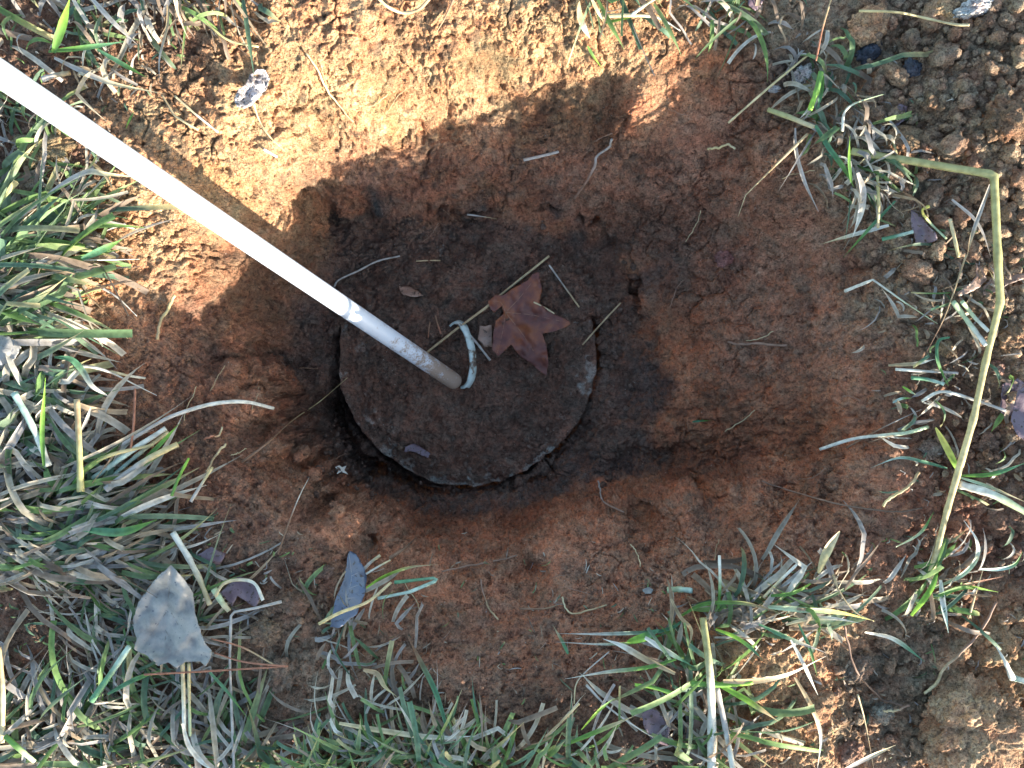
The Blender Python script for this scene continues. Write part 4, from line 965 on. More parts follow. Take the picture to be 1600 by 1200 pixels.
B(GB, "long green blade pointing right from the foot of the bent stalk", "blade", [(1466, 930), (1509, 917), (1560, 925)], 7, "green", "bright", .024)
B(DB, "orange tan blade pointing right from the foot of the bent stalk", "blade", [(1462, 928), (1510, 913), (1567, 901)], 5, "tan", "red", .02)
B(ST, "tan straw standing alone above the big corner clod", "straw", [(1514, 965), (1525, 925), (1536, 890)], 5, "tan", "straw", .02, "taper")
B(DB, "white folded blade hanging below the foot of the bent stalk", "blade", [(1470, 906), (1474, 945), (1482, 989)], 8, "white", "tealpale", .024)
B(DB, "thick pale green blade lying flat over shaded soil above the big corner clod", "blade", [(1352, 987), (1397, 998), (1445, 1034)], 8, "white", "teal", .016)
B(GB, "green blade with a white edge pointing up right from the lower right bank", "blade", [(1400, 854), (1437, 832), (1459, 800)], 7, "pale", "green", .016)
B(DB, "white tapering spike at the right edge above the big corner clod", "blade", [(1582, 1060), (1571, 1035), (1556, 1009)], 11, "white", "white", .035, "taper")
B(DB, "thick pale stub lying at the right edge beside the white spike", "blade", [(1581, 1058), (1606, 1066)], 11, "tealpale", "white", .03, "cut")
# --- bottom right
B("thick_stalk", "thick pale stalk standing up from the bottom edge right of centre", "stalk", [(1112, 1210), (1112, 1110), (1108, 1040), (1098, 965)], 14, "white", "olive", (.02, .035, .05, .06), "cut")
B(DB, "white blade slanting to the bottom edge right of the thick pale stalk", "blade", [(1119, 1072), (1134, 1140), (1146, 1206)], 10, "grey", "white", .03, "cut")
B(DB, "broad white blade sweeping up right over the lower right soil", "blade", [(1130, 1064), (1180, 1063), (1232, 1052), (1291, 1025)], 10, "tan", "white", .03)
B(GB, "green blade with an orange tip crossing the thick pale stalk", "blade", [(1080, 1068), (1130, 1070), (1176, 1066)], 9, "green", "bright", .028, "cut")
B(GB, "brightest green blade fading into a tan tip right of the thick pale stalk", "blade", [(1112, 1063), (1160, 1089), (1190, 1108), (1216, 1127)], 9, "bright", "tan", .034)
B(DB, "straight white blade crossing the broad white sweeping blade", "blade", [(1235, 1000), (1256, 1040), (1278, 1086)], 7, "white", "white", .028)
B(DB, "long brownish blade curving down to the bottom edge at the lower right", "blade", [(1242, 1058), (1268, 1105), (1282, 1150), (1277, 1204)], 7, "tan", "white", .02)
B(GB, "slim green blade hanging down through the white crossing blades", "blade", [(1248, 975), (1266, 1015), (1277, 1057)], 5, "teal", "green", .024)
B(GB, "green blade turning grey slanting right below the dry bunch", "blade", [(1186, 975), (1235, 998), (1291, 1020)], 7, "teal", "grey", .026)
B(GB, "yellow green arched blade right of the thick pale stalk top", "blade", [(1118, 983), (1150, 996), (1175, 1014), (1192, 1032)], 6, "bright", "teal", .034)
B(GB, "long green blade with a tan end arching across the lower right rim", "blade", [(1064, 962), (1098, 944), (1150, 941), (1190, 948), (1228, 961)], 7, "green", "tan", .03)
B(GB, "upright green blade with a white cut top at the lower right rim", "blade", [(1122, 955), (1125, 915), (1124, 868)], 6, "green", "white", (.01, .03, .05), "cut")
B(GB, "broad pale green blade lying across the dry bunch", "blade", [(1200, 948), (1255, 952), (1310, 956), (1366, 970)], 9, "pale", "yellow", .026)
B(DB, "tan shining blade under the broad pale green blade", "blade", [(1228, 976), (1265, 967), (1305, 967), (1345, 974)], 6, "straw", "white", .024)
B(GB, "curved green blade with a lifted end in the dry bunch", "blade", [(1200, 931), (1235, 927), (1260, 915), (1284, 899)], 7, "green", "bright", .03)
B(ST, "stiff tan straw pointing up right from the dry bunch, left of two", "straw", [(1193, 934), (1218, 908), (1245, 882)], 6, "straw", "white", .03, "cut")
B(DB, "dark grey pointed blade beside the stiff tan straw, right of two", "blade", [(1214, 922), (1242, 900), (1269, 878)], 7, "grey", "grey", .03)
B("seed_head", "golden dry seed head standing on the shaded lower right bank", "seed head", [(1279, 896), (1288, 870), (1298, 850), (1312, 830)], 12, "gold", "straw", .03, "leafy")
B(DB, "dead brown straw hanging across the top right of the dry bunch", "straw", [(1302, 898), (1312, 925), (1335, 955), (1366, 971)], 5, "tan", "straw", .03, "taper")
B(ST, "thin tan stem dropping to the bottom edge left of the big corner clod", "stem", [(1340, 1085), (1352, 1130), (1366, 1206)], 4, "straw", "tan", .016, "taper")
B(DB, "pale blade pair reaching the bottom edge left of the big corner clod", "blade", [(1312, 1206), (1355, 1184), (1400, 1164)], 7, "grey", "straw", .022)
B(GB, "long blue green blade pointing left onto the shaded bank, upper of two", "blade", [(1070, 968), (1035, 985), (950, 990), (872, 990)], 6, "teal", "white", .024)
B(GB, "thin green blade with a white end, lower of two pointing left onto the shaded bank", "blade", [(1050, 985), (1000, 1002), (940, 1006), (868, 1003)], 5, "green", "white", .022)
B(GB, "small leafy bright green sprig near the thick pale stalk", "sprig", [(980, 1003), (1005, 996), (1030, 984)], 11, "bright", "teal", .03, "leafy")
B(DB, "broad white dry blade rising left from the lower right tuft", "blade", [(1055, 1052), (1010, 1030), (975, 1010), (942, 998)], 9, "tan", "white", .03)
B(GB, "pale green blade with a white base sloping into the lower right tuft", "blade", [(1008, 996), (1045, 1018), (1085, 1042)], 9, "white", "teal", .034)
B(GB, "green banded blade reaching left across the lower tuft", "blade", [(1056, 1030), (1010, 1043), (950, 1050), (882, 1061)], 6, "green", "white", .026)
B(GB, "short green blade with bright glints left of the lower right tuft", "blade", [(1050, 1083), (1020, 1074), (992, 1070)], 7, "green", "bright", .026, "cut")
B(DB, "brown hanging double blade over the lower right tuft", "blade", [(1048, 935), (1062, 962), (1080, 985), (1074, 1018)], 6, "tan", "tan", .04)
B("pale_scrap", "flat pale green cut husk lying on the shaded bank above the long blades", "husk", [(1043, 922), (1062, 921), (1082, 923)], 10, "pale", "tealpale", .01, "cut")
# --- bottom centre
B(GB, "green blade with a tan tip curving right from behind the dark blue leaf", "blade", [(572, 918), (600, 900), (640, 886), (683, 882)], 6, "bright", "straw", .03)
B(GB, "folded blue green blade with a sharp bend at the lower rim", "blade", [(590, 935), (640, 925), (683, 907), (680, 903), (616, 910)], 6, "tealpale", "teal", (.025, .03, .034, .036, .03), "stem", False)
B(ST, "yellow white straw crossing the foot of the dark blue leaf", "straw", [(498, 975), (530, 958), (575, 940), (611, 910)], 6, "gold", "straw", .04, "cut")
B(ST, "thin cut straw pointing up right beside the dark blue leaf", "straw", [(572, 897), (590, 886), (610, 875)], 4, "white", "straw", .03, "cut")
B(DB, "short dark cut blade above the thin cut straw beside the dark blue leaf", "blade", [(568, 890), (580, 878), (594, 868)], 6, "grey", "straw", .03, "cut")
B("brown_root", "thick brown root sticking out of the lower wall", "root", [(608, 873), (630, 858), (650, 840)], 8, "brown", "dark", .012, "taper")
B(GB, "long arching green blade at the lower rim left of centre", "blade", [(698, 1135), (680, 1080), (655, 1030), (635, 990)], 8, "teal", "brown", .03)
B(GB, "green blade pointing up right from the bottom centre tuft, longer of two", "blade", [(880, 1165), (940, 1140), (993, 1118)], 7, "green", "straw", .04)
B(GB, "green blade pointing up right from the bottom centre tuft, shorter of two", "blade", [(908, 1140), (935, 1110), (960, 1091)], 6, "bright", "green", .045)
B(ST, "dry straw leaning up right among the bottom centre grass", "straw", [(852, 1152), (880, 1125), (905, 1099)], 5, "tan", "straw", .04, "cut")
B(DB, "long dry straw lying across the left part of the bottom centre grass", "blade", [(530, 1130), (600, 1142), (680, 1152), (744, 1150)], 8, "straw", "white", .03)
B(DB, "twisted tan dead blade curling left of the bottom centre grass", "blade", [(568, 1046), (590, 1052), (602, 1072), (622, 1090)], 9, "tan", "gold", .03)
B(ST, "thin grey stem slanting down right to the mauve leaf", "straw", [(916, 1070), (950, 1105), (1000, 1140), (1020, 1152)], 5, "grey", "white", .025, "taper")
B(ST, "wiry curved pale stem left of the lower right tuft", "stem", [(952, 1018), (915, 1050), (900, 1070), (897, 1100)], 2.5, "grey", "straw", .02, "stem")
B(ST, "thin curved rootlet lying on the shaded lower bank", "root", [(878, 932), (884, 950), (900, 958), (948, 945)], 3, "straw", "tan", .006, "root")
B(ST, "flat grass shred lying on the shaded lower bank left of the curved rootlet", "straw", [(812, 951), (850, 951), (878, 943)], 4, "brown", "tan", .005, "taper")
B(GB, "short dull green blade standing on the shaded lower bank", "blade", [(888, 1022), (878, 1000), (863, 975)], 6, "teal", "straw", .016)
# --- left side
B(ST, "long curved pale straw reaching from the left grass over the hole edge", "straw", [(120, 740), (170, 708), (242, 664), (277, 647), (333, 631), (383, 628), (427, 638)], 6.5, "grey", "white", (.015, .02, .03, .035, .038, .038, .035), "stem")
B("twig", "thin brown twig leaning over the left wall into the hole", "twig", [(378, 722), (417, 693), (457, 657), (500, 627), (543, 590)], 4.5, "brown", "gold", (.006, .02, .04, .055, .065), "taper")
B(DB, "pale arching straw tip pointing right over the left red slope, longer of a pair", "straw", [(95, 572), (140, 573), (173, 582), (205, 598), (245, 618)], 7, "grey", "white", (.02, .025, .025, .02, .016), "taper")
B(DB, "short cut straw above the pale arching straw on the left red slope", "straw", [(172, 580), (200, 587), (227, 591)], 5, "straw", "white", .016, "cut")
B(DB, "broad drooping pale blade with a brown tip at the left rim", "blade", [(85, 558), (112, 562), (130, 580), (145, 603), (168, 618)], 9, "teal", "white", .03, "leafy")
B(GB, "green blade with a pale tip pointing up right in the left grass", "blade", [(222, 722), (250, 695), (282, 660)], 7, "green", "bright", .03)
B(DB, "yellow tan cut blade pointing up right in the left grass", "blade", [(165, 765), (205, 735), (235, 715), (278, 694)], 11, "grey", "gold", .034, "cut")
B(DB, "tan tipped green blade arching below the yellow tan cut blade", "blade", [(110, 765), (130, 735), (170, 712), (240, 695)], 7, "green", "gold", .03, "cut")
B(DB, "upper of two pale cut straws pointing up right in the left grass", "straw", [(145, 748), (200, 708), (259, 669)], 9, "tealpale", "white", .026, "cut")
B(DB, "lower of two pale cut straws pointing up right in the left grass", "straw", [(160, 757), (210, 715), (263, 674)], 8, "tealpale", "straw", .024, "cut")
B(GB, "upright yellow green blade in the left grass", "blade", [(69, 728), (66, 670), (71, 590)], 7, "green", "bright", .04)
B(DB, "broad whitish split blade in the left grass", "blade", [(22, 614), (45, 655), (62, 690), (76, 728)], 12, "tealpale", "white", .036, "cut")
B(ST, "upright ragged dry stub in the left grass", "straw", [(126, 768), (124, 700), (120, 624)], 11, "olive", "tan", .04, "cut")
B(DB, "slim pale blade tip beside the upright ragged stub", "blade", [(128, 672), (136, 655), (142, 636)], 5, "grey", "white", .035)
B("pine_needle", "reddish pine needle stem standing in the left grass", "needle", [(204, 702), (209, 660), (211, 607)], 4.5, "red", "red", .03, "stem")
B(GB, "green cut blade standing at the lower left rim", "blade", [(268, 775), (280, 745), (295, 716)], 6, "green", "bright", .03, "cut")
B(ST, "straw standing at the lower left rim right of the green cut blade", "straw", [(298, 784), (314, 758), (332, 730)], 6, "grey", "gold", .03, "cut")
B(ST, "thin pale spike standing on the lower left bank", "straw", [(434, 866), (452, 815), (468, 775), (483, 746)], 4, "brown", "white", (.01, .03, .045, .055), "taper")
B("root", "frayed orange brown root knot on the lower left slope", "root", [(319, 687), (330, 682), (342, 680), (347, 668)], 3.5, "red", "straw", .014, "root")
B("root", "knobbly cream root sprig below the frayed root knot on the lower left slope", "root", [(322, 738), (334, 718), (345, 702), (353, 694)], 4, "tan", "straw", .016, "root")
B(DB, "white straw tip on the sunlit left slope", "straw", [(160, 450), (185, 466), (214, 494)], 5, "grey", "white", .018, "taper")
B(DB, "long pale blade at the left rim at the shadow edge", "blade", [(20, 532), (75, 520), (110, 503), (138, 487)], 7, "tan", "straw", .026)
B(DB, "yellow brown blade below the long pale blade at the left rim", "blade", [(60, 512), (110, 510), (140, 511), (163, 520)], 6, "grey", "gold", .024)
B(GB, "broad green blade tip pointing up right at the left rim", "blade", [(128, 405), (160, 390), (191, 374)], 9, "teal", "green", .034)
B(DB, "dry root stem lying beside the left slope sunlit patch", "root", [(272, 462), (262, 485), (250, 503), (246, 530)], 6, "gold", "tan", .012, "root")
B(DB, "grey folded blade with a thin tail touching the left of the white pole", "blade", [(20, 352), (90, 295), (135, 270), (165, 272), (222, 278)], 9, "grey", "straw", .03)
B(DB, "thin hooked dead blade on the slope left of the white pole", "blade", [(140, 252), (160, 268), (172, 285), (178, 303)], 6, "tan", "straw", .016)
B(GB, "green stem tip with a yellow end left of the white pole", "blade", [(134, 268), (146, 255), (152, 240)], 6, "olive", "yellow", .022)
B(DB, "long whitish level straw below the broad green blade tip at the left rim", "straw", [(100, 406), (160, 406), (218, 405)], 5, "white", "white", .024, "taper")
# --- grey leaf surroundings
B(DB, "thick cream straw arching over the purple leaf right of the grey leaf", "straw", [(336, 932), (350, 912), (375, 906), (398, 912), (411, 938)], 6, "straw", "white", .035, "stem")
B(ST, "thick cut straw stub right of the grey leaf tip, broken in two", "straw", [(270, 832), (295, 872), (312, 905), (328, 945)], 10, "white", "straw", .02, "cut", False)
B(ST, "thick cut straw stub leading down to the grey thin stem", "straw", [(334, 920), (346, 940), (358, 955)], 10, "pale", "straw", .026, "cut")
B(ST, "long thin grey stem bent at right angle beside the grey leaf", "stem", [(440, 940), (400, 950), (361, 957), (359, 1030), (362, 1110), (366, 1206)], 5, "grey", "grey", .03, "stem", False)
B("pine_needle", "orange brown pine needle lying level under the grey leaf, lower of three", "needle", [(225, 1054), (300, 1050), (370, 1046), (450, 1041)], 3.5, "red", "red", .035, "stem")
B("pine_needle", "orange brown pine needle joining the lower one from the left, middle of three", "needle", [(335, 1020), (380, 1034), (445, 1041)], 3, "red", "red", .036, "stem")
B("pine_needle", "orange brown pine needle joining the others from above, upper of three", "needle", [(330, 998), (380, 1012), (430, 1040)], 3, "red", "tan", .037, "stem")
B(ST, "upright pale straw pair below the grey leaf, left of the two", "straw", [(285, 1034), (287, 1090), (288, 1145)], 8, "straw", "white", .03, "cut")
B(ST, "upright pale straw pair below the grey leaf, right of the two", "straw", [(295, 1036), (296, 1100), (297, 1150)], 6, "gold", "pale", .03, "cut")
B(GB, "dark green blade slanting right below the grey leaf", "blade", [(328, 1050), (360, 1085), (393, 1130)], 7, "teal", "green", .034)
B(GB, "blue green blade crossing the left lower side of the grey leaf", "blade", [(143, 1095), (175, 1050), (202, 1010)], 10, "teal", "tealpale", .038, "cut")
B(GB, "green blade lying below the grey leaf to the left", "blade", [(168, 1085), (210, 1062), (252, 1047)], 7, "teal", "green", .036)
B(DB, "long white ribbon curling at the bottom left edge", "blade", [(285, 1130), (295, 1165), (315, 1190), (335, 1206)], 7, "white", "white", .04)
B(ST, "tan straw lying against the left edge low in the photo", "straw", [(3, 1160), (4, 1080), (-2, 1010)], 9, "straw", "tan", .03, "cut")
B(GB, "green cut blade at the bottom left corner", "blade", [(8, 1150), (30, 1170), (54, 1190)], 9, "green", "pale", .036, "cut")
B(GB, "broad dark green blade shadowed above the grey leaf", "blade", [(130, 828), (190, 832), (245, 812)], 12, "teal", "green", .04)
# --- top
B(GB, "broad bright green blade pointing to the top edge at the upper left", "blade", [(84, 82), (96, 45), (110, -6)], 11, "green", "bright", .04)
B(GB, "green blade pointing right at the upper left", "blade", [(76, 81), (130, 75), (194, 65)], 8, "green", "teal", .034)
B(GB, "dark green blade slanting down right at the upper left", "blade", [(152, 78), (190, 100), (229, 121)], 8, "teal", "green", .022)
B(DB, "long pale blade slanting down right beside the top of the white pole", "blade", [(85, 90), (130, 112), (177, 131), (258, 147)], 8, "grey", "straw", .024)
B(DB, "flat grey brown blade close to the white pole at the upper left", "blade", [(66, 124), (85, 118), (109, 114)], 9, "grey", "tan", .02, "cut")
B(DB, "grey dead blade crossing from the top edge at the upper left", "blade", [(140, -6), (175, 32), (215, 70)], 8, "grey", "grey", .03)
B(DB, "thin drooping tan blade from the top edge left of the slope", "blade", [(262, -6), (262, 40), (250, 90), (249, 128)], 5, "tan", "grey", .026)
B(ST, "yellow green straw bending right at the top of the slope", "straw", [(300, 8), (330, 42), (360, 64), (404, 73)], 4, "olive", "gold", .02, "stem")
B(ST, "straight straw on the sunlit upper left slope, right of two", "straw", [(273, 150), (305, 178), (341, 207)], 4, "straw", "white", .01, "stem")
B(ST, "bent thin straw on the sunlit upper left slope, left of two", "straw", [(253, 148), (272, 180), (290, 192), (310, 203)], 4, "tan", "straw", .01, "stem", False)
B(ST, "thin stem trailing down from the curled silvery leaf", "stem", [(396, 162), (405, 188), (420, 212), (448, 239)], 4, "straw", "gold", (.012, .01, .01, .006), "taper")
B("root", "long thin pale root on the sunlit slope right of the curled leaf", "root", [(479, 84), (497, 112), (510, 140), (532, 168), (552, 190)], 3.5, "straw", "tan", .006, "root")
B(ST, "tiny cut white straw bit on the sunlit slope below the curled leaf", "straw", [(412, 233), (422, 239), (433, 245)], 4.5, "white", "white", .004, "cut")
B(ST, "tiny green blade standing on the sunlit soil at the upper left", "blade", [(197, 201), (203, 188), (210, 173)], 5, "bright", "green", .014)
B(DB, "arched pale stem at the top edge left of centre", "straw", [(588, -6), (605, 10), (630, 20), (655, 14), (672, -4)], 6, "straw", "tan", .016, "stem")
B("stem", "brown stem lying on the slope below the top edge", "stem", [(710, -4), (695, 28), (676, 60)], 5, "brown", "tan", .01, "taper")
B(DB, "broad white ribbon lying right of the tuft at the top edge", "blade", [(938, 25), (985, 24), (1028, 28), (1063, 48)], 9, "straw", "white", .02, "taper")
B(ST, "straight pale straw from the top edge meeting the broad white ribbon", "straw", [(1026, -4), (1005, 10), (986, 24)], 5, "straw", "white", .024, "stem")
B(GB, "green blade hanging from the tuft at the top edge onto the slope", "blade", [(918, 72), (928, 90), (944, 112)], 5, "green", "bright", .016)
B(DB, "white dead blade bundle hanging down at the top edge tuft", "blade", [(902, -6), (905, 25), (913, 45), (922, 60)], 9, "tan", "white", .02)
B(DB, "yellow dead blade crossing the tuft at the top edge", "blade", [(922, -6), (932, 15), (943, 34)], 6, "gold", "straw", .028)
B(GB, "short green blade fork in the tuft at the top edge", "blade", [(944, 36), (965, 32), (985, 28)], 5, "green", "bright", .022)
B(ST, "long orange straw curving across the top right above the spoil heap", "straw", [(1342, 17), (1400, 19), (1440, 27), (1490, 38), (1515, 39)], 4.5, "gold", "straw", .03, "stem")
B(ST, "long thin reddish straw rising to the top edge at the upper right", "straw", [(1275, 95), (1285, 45), (1300, -6)], 3.5, "red", "tan", .03, "stem")
# --- inside the hole
B("branched_root", "pale forked root hanging down the upper right wall of the hole", "root", [(957, 218), (950, 232), (933, 244), (928, 262), (915, 285), (898, 311)], 4.5, "grey", "root", (.01, .012, .014, .016, .018, .018), "root")
B("root", "short pale side root beside the forked root on the upper right wall", "root", [(956, 209), (940, 215), (926, 223)], 2.5, "root", "root", .006, "root")
B("stick", "short grey stick embedded in the upper wall of the hole", "stick", [(818, 250), (845, 244), (873, 237)], 5.5, "grey", "grey", .006, "cut")
B(ST, "thin straw lying level below the upper wall of the hole", "straw", [(730, 335), (752, 338), (776, 342)], 3.5, "grey", "tan", .006, "taper")
B(ST, "long straight straw lying across the lid under the star shaped leaf", "straw", [(664, 553), (712, 515), (760, 480), (787, 457), (858, 400)], 4.2, "tan", "straw", .009, "stem", False)
B(ST, "thin curved straw on the floor above the white pole", "straw", [(522, 448), (530, 437), (560, 423), (590, 408), (625, 400)], 3.5, "grey", "grey", .007, "stem")
B(ST, "very thin level straw on the floor near the upper middle of the hole", "straw", [(650, 408), (668, 407), (688, 407)], 2.5, "tan", "tan", .006, "stem")
B(ST, "thin straw on the floor right of the star shaped leaf, left of two", "straw", [(858, 414), (880, 445), (905, 480)], 3, "grey", "tan", .008, "stem")
B(ST, "thin straw lying over the right edge of the lid, right of two", "straw", [(970, 473), (940, 505), (910, 539)], 3, "tan", "tan", .012, "stem")
B(DB, "short grey flat straw right of the metal strap on the lid", "straw", [(733, 523), (748, 540), (766, 563)], 5, "grey", "grey", .008, "cut")
B("pine_needle", "short reddish needle on the lid left of the metal strap, left of two", "needle", [(672, 503), (670, 515), (669, 528)], 2.5, "brown", "red", .008, "stem")
B("pine_needle", "short reddish needle on the lid left of the metal strap, right of two", "needle", [(680, 493), (684, 507), (689, 522)], 3, "brown", "red", .008, "stem")
B(ST, "short straw lying on top of the star shaped leaf", "straw", [(834, 472), (850, 480), (866, 490)], 2.5, "straw", "straw", .02, "stem")
B("root", "level pale root with a cross hair on the right wall of the hole", "root", [(1137, 535), (1160, 538), (1184, 537), (1229, 540)], 4.5, "root", "root", .008, "root")
B(GB, "small green blade lying on the lower right wall of the hole", "blade", [(1082, 659), (1095, 657), (1112, 657)], 4, "teal", "green", .006)
B("root", "long wiry root trailing along the top of the lower right bank", "root", [(1190, 752), (1230, 765), (1280, 780), (1330, 792), (1400, 800), (1440, 793)], 3, "root", "dark", .007, "root")
B("root", "thin pale root running along the lower wall of the hole", "root", [(690, 893), (730, 884), (770, 878), (808, 868)], 3.2, "root", "root", .008, "root")
B("root", "crooked root on the lower bank below the lower wall", "root", [(752, 905), (755, 925), (763, 948), (778, 968)], 3, "root", "tan", .006, "root")
B("root", "curved root standing out of the bank at the end of the lower wall", "root", [(935, 752), (938, 765), (944, 785), (975, 800)], 3, "grey", "root", .01, "root")
B("root", "knotted cream root on the upper right wall near the rim", "root", [(1105, 233), (1122, 231), (1138, 226), (1150, 233)], 4, "gold", "straw", .012, "root")
B("root", "twisted pale root above the big corner clod", "root", [(1556, 940), (1540, 975), (1510, 1010), (1475, 1045), (1462, 1070), (1444, 1084)], 5, "root", "straw", .018, "root")
B("root", "brown root running down the shaded hollow left of the big corner clod", "root", [(1318, 975), (1326, 1010), (1340, 1050), (1375, 1090), (1410, 1102)], 4, "root", "dark", .012, "root")
B("root", "pale root tip poking out at the left side of the big corner clod", "root", [(1380, 1112), (1400, 1110), (1420, 1102)], 4, "straw", "root", .02, "root")

# short root hairs on the cut walls: alike and countless to tell apart, each its own thing
def rnd_roots(n_, region, label, group, cols=("root", "straw", "tan"), lmin=18, lmax=60, w=(1.0, 1.9), grow=(-.3, 1.2)):
    n = int(n_*.55)
    for k in range(n):
        while True:
            a = random.uniform(region[0], region[2]); b_ = random.uniform(region[1], region[3])
            if len(region) < 5 or region[4](a, b_): break
        l = random.uniform(lmin, lmax); th_ = random.uniform(*grow)*math.pi if grow else random.uniform(0, 6.28)
        pts = [(a, b_)]
        for j in range(3):
            th_ += random.uniform(-.35, .35); a += math.cos(th_)*l/3; b_ += math.sin(th_)*l/3; pts.append((a, b_))
        B("root_hair", where(pts[0][0], pts[0][1], label, "root hair"), "root", pts, random.uniform(*w), random.choice(cols), None, .006, "root", group=group)
rnd_roots(16, (1000, 150, 1330, 420), "fine pale upper wall", "root hairs on the upper right wall")
rnd_roots(12, (1050, 420, 1380, 740), "fine right wall", "root hairs on the right wall")
rnd_roots(16, (600, 830, 1250, 960), "fine lower bank", "root hairs on the lower bank")
rnd_roots(10, (420, 50, 900, 240), "fine pale sunlit", "root hairs on the upper slope", ("straw", "tan"))
rnd_roots(10, (420, 560, 560, 740), "fine dark", "root hairs at the lower left wall foot", ("root", "brown"))
rnd_roots(10, (280, 480, 460, 740), "fine left slope", "root hairs on the left slope")
rnd_roots(7, (500, 310, 760, 400), "fine dark upper foot", "root hairs at the foot of the upper wall", ("root", "brown"))

# ------------------------------------------------------------------ grass and dead thatch: nobody could count it
def poly_sample(poly, n):
    poly = np.array(poly, float); lo = poly.min(0); hi = poly.max(0); out = np.zeros((0, 2))
    while len(out) < n:
        q = RNG.uniform(lo, hi, (n*3, 2)); inside = np.zeros(len(q), bool); j = len(poly)-1
        for i in range(len(poly)):
            xi, yi = poly[i]; xj, yj = poly[j]
            cond = ((yi > q[:, 1]) != (yj > q[:, 1])) & (q[:, 0] < (xj-xi)*(q[:, 1]-yi)/(yj-yi+1e-12)+xi)
            inside ^= cond; j = i
        out = np.concatenate([out, q[inside]])
    return out[:n]
PALG = np.array([(.115, .185, .085), (.14, .235, .075), (.09, .16, .10), (.19, .27, .11), (.15, .21, .13)])
PALD = np.array([(.43, .38, .29), (.36, .33, .30), (.48, .43, .34), (.27, .21, .16), (.36, .28, .19), (.31, .29, .27), (.54, .50, .42), (.20, .15, .11)])
def grass_patch(name, label, poly, tufts, per, length, dirs, dry, elev=(.25, 1.0), width=(.0022, .0050), spread=.016, lift=(.002, .028), spread_dir=.5, cat="grass", bright=1.0, pts=None, bend=(.6, 2.0), dens=.5):
    if cat != 'litter': tufts = max(4, int(tufts*dens)); length = (length[0]*1.25, length[1]*1.45); width = (width[0]*1.35, width[1]*1.75); dry = min(.94, dry+(.2 if bright == 1.0 else .06)); per = max(4, int(per*.72))
    c_ = np.array(pts, float) if pts is not None else poly_sample(poly, tufts)
    s = G(c_[:, 0], c_[:, 1]); tufts = len(c_)
    n = tufts*per; base = np.repeat(s, per, axis=0)+np.c_[RNG.normal(0, spread, (n, 2)), np.zeros(n)]
    dmain = np.repeat(RNG.choice(dirs, tufts)+RNG.normal(0, .25, tufts), per)
    az = dmain+RNG.normal(0, spread_dir, n)
    ln = RNG.uniform(*length, n)*RNG.uniform(.6, 1.15, n); e0 = RNG.uniform(*elev, n); bd = RNG.uniform(*bend, n)
    isdry = np.repeat(RNG.uniform(0, 1, tufts) < dry, per) ^ (RNG.uniform(0, 1, n) < .25)
    e0 = np.where(isdry, e0*.55, e0); cv_ = RNG.normal(0, .45, n)*np.where(isdry, 1.6, 1.0)
    wd = RNG.uniform(*width, n)*np.where(isdry, .9, 1.0); lf = RNG.uniform(*lift, n)
    S = 9; t = np.linspace(0, 1, S)
    pos = np.zeros((n, S, 3)); pos[:, 0] = base; pos[:, 0, 2] = H(base[:, 0], base[:, 1])+lf*.3
    kink = RNG.uniform(0, 1, n) < .22; kpos = RNG.integers(3, 7, n)
    azk = az.copy(); zfree = pos[:, 0, 2].copy()
    for k in range(1, S):
        e = e0-bd*t[k]; azk = azk+cv_/S+np.where(kink & (kpos == k), RNG.normal(0, 1.0, n), 0)
        st = ln/(S-1)
        pos[:, k, 0] = pos[:, k-1, 0]+st*np.cos(e)*np.cos(azk); pos[:, k, 1] = pos[:, k-1, 1]+st*np.cos(e)*np.sin(azk)
        zz = pos[:, k-1, 2]+st*np.sin(e); gz = H(pos[:, k, 0], pos[:, k, 1])+lf*np.sin(np.pi*min(t[k]+.15, 1))+.0015
        # over the edge of the hole blades stay stiff instead of following the wall down
        gz = np.maximum(gz, pos[:, k-1, 2]-st*.75)
        pos[:, k, 2] = np.maximum(zz, gz)
    tg = np.gradient(pos, axis=1); tg /= np.linalg.norm(tg, axis=2, keepdims=True)+1e-9
    sd = np.cross(tg, np.array((0, 0, 1.0))); sd /= np.linalg.norm(sd, axis=2, keepdims=True)+1e-9; up = np.cross(sd, tg)
    roll = (RNG.normal(0, .55, n)[:, None]+RNG.normal(0, .9, n)[:, None]*(t-.5)[None])[:, :, None]
    s2 = sd*np.cos(roll)+up*np.sin(roll); u2 = np.cross(s2, tg)
    cut = RNG.uniform(0, 1, n) < .3
    prf = np.where(cut[:, None], (.75+.25*np.minimum(1, t*3))[None], (np.minimum(1, .6+1.5*t)*(1-smooth(.5, 1.0, t)*.95))[None])
    hw_ = (wd[:, None]*.5*prf)[:, :, None]
    A_ = pos-s2*hw_+u2*hw_*.35; B_ = pos; C_ = pos+s2*hw_+u2*hw_*.35
    V = np.stack([A_, B_, C_], 2).reshape(-1, 3)
    ci = np.where(isdry[:, None], PALD[RNG.integers(0, len(PALD), n)], PALG[RNG.integers(0, len(PALG), n)])
    ct = np.where(isdry[:, None], ci*RNG.uniform(.8, 1.3, (n, 1)), np.where(RNG.uniform(0, 1, (n, 1)) < .3, np.array((.50, .43, .22)), ci*1.2))
    ci = ci*bright; ct = ct*bright
    mixv = smooth(.45, 1, t)[None, :, None]; cc_ = (ci[:, None]*(1-mixv)+ct[:, None]*mixv)*RNG.uniform(.8, 1.2, (n, 1, 1))
    cols = np.repeat(cc_[:, :, None], 3, axis=2)*np.array((1.05, .85, 1.05))[None, None, :, None]; cols = cols.reshape(-1, 3)
    o_ = (np.arange(n)*S*3)[:, None, None]; kk = (np.arange(S-1)*3)[None, :, None]; jj = np.arange(2)[None, None, :]
    a = o_+kk+jj; fs = np.stack([a, a+1, a+4, a+3], 3).reshape(-1, 4)
    ob = link(name, mesh_np(name, V, fs, np.clip(cols, .01, .8)), GRASSM)
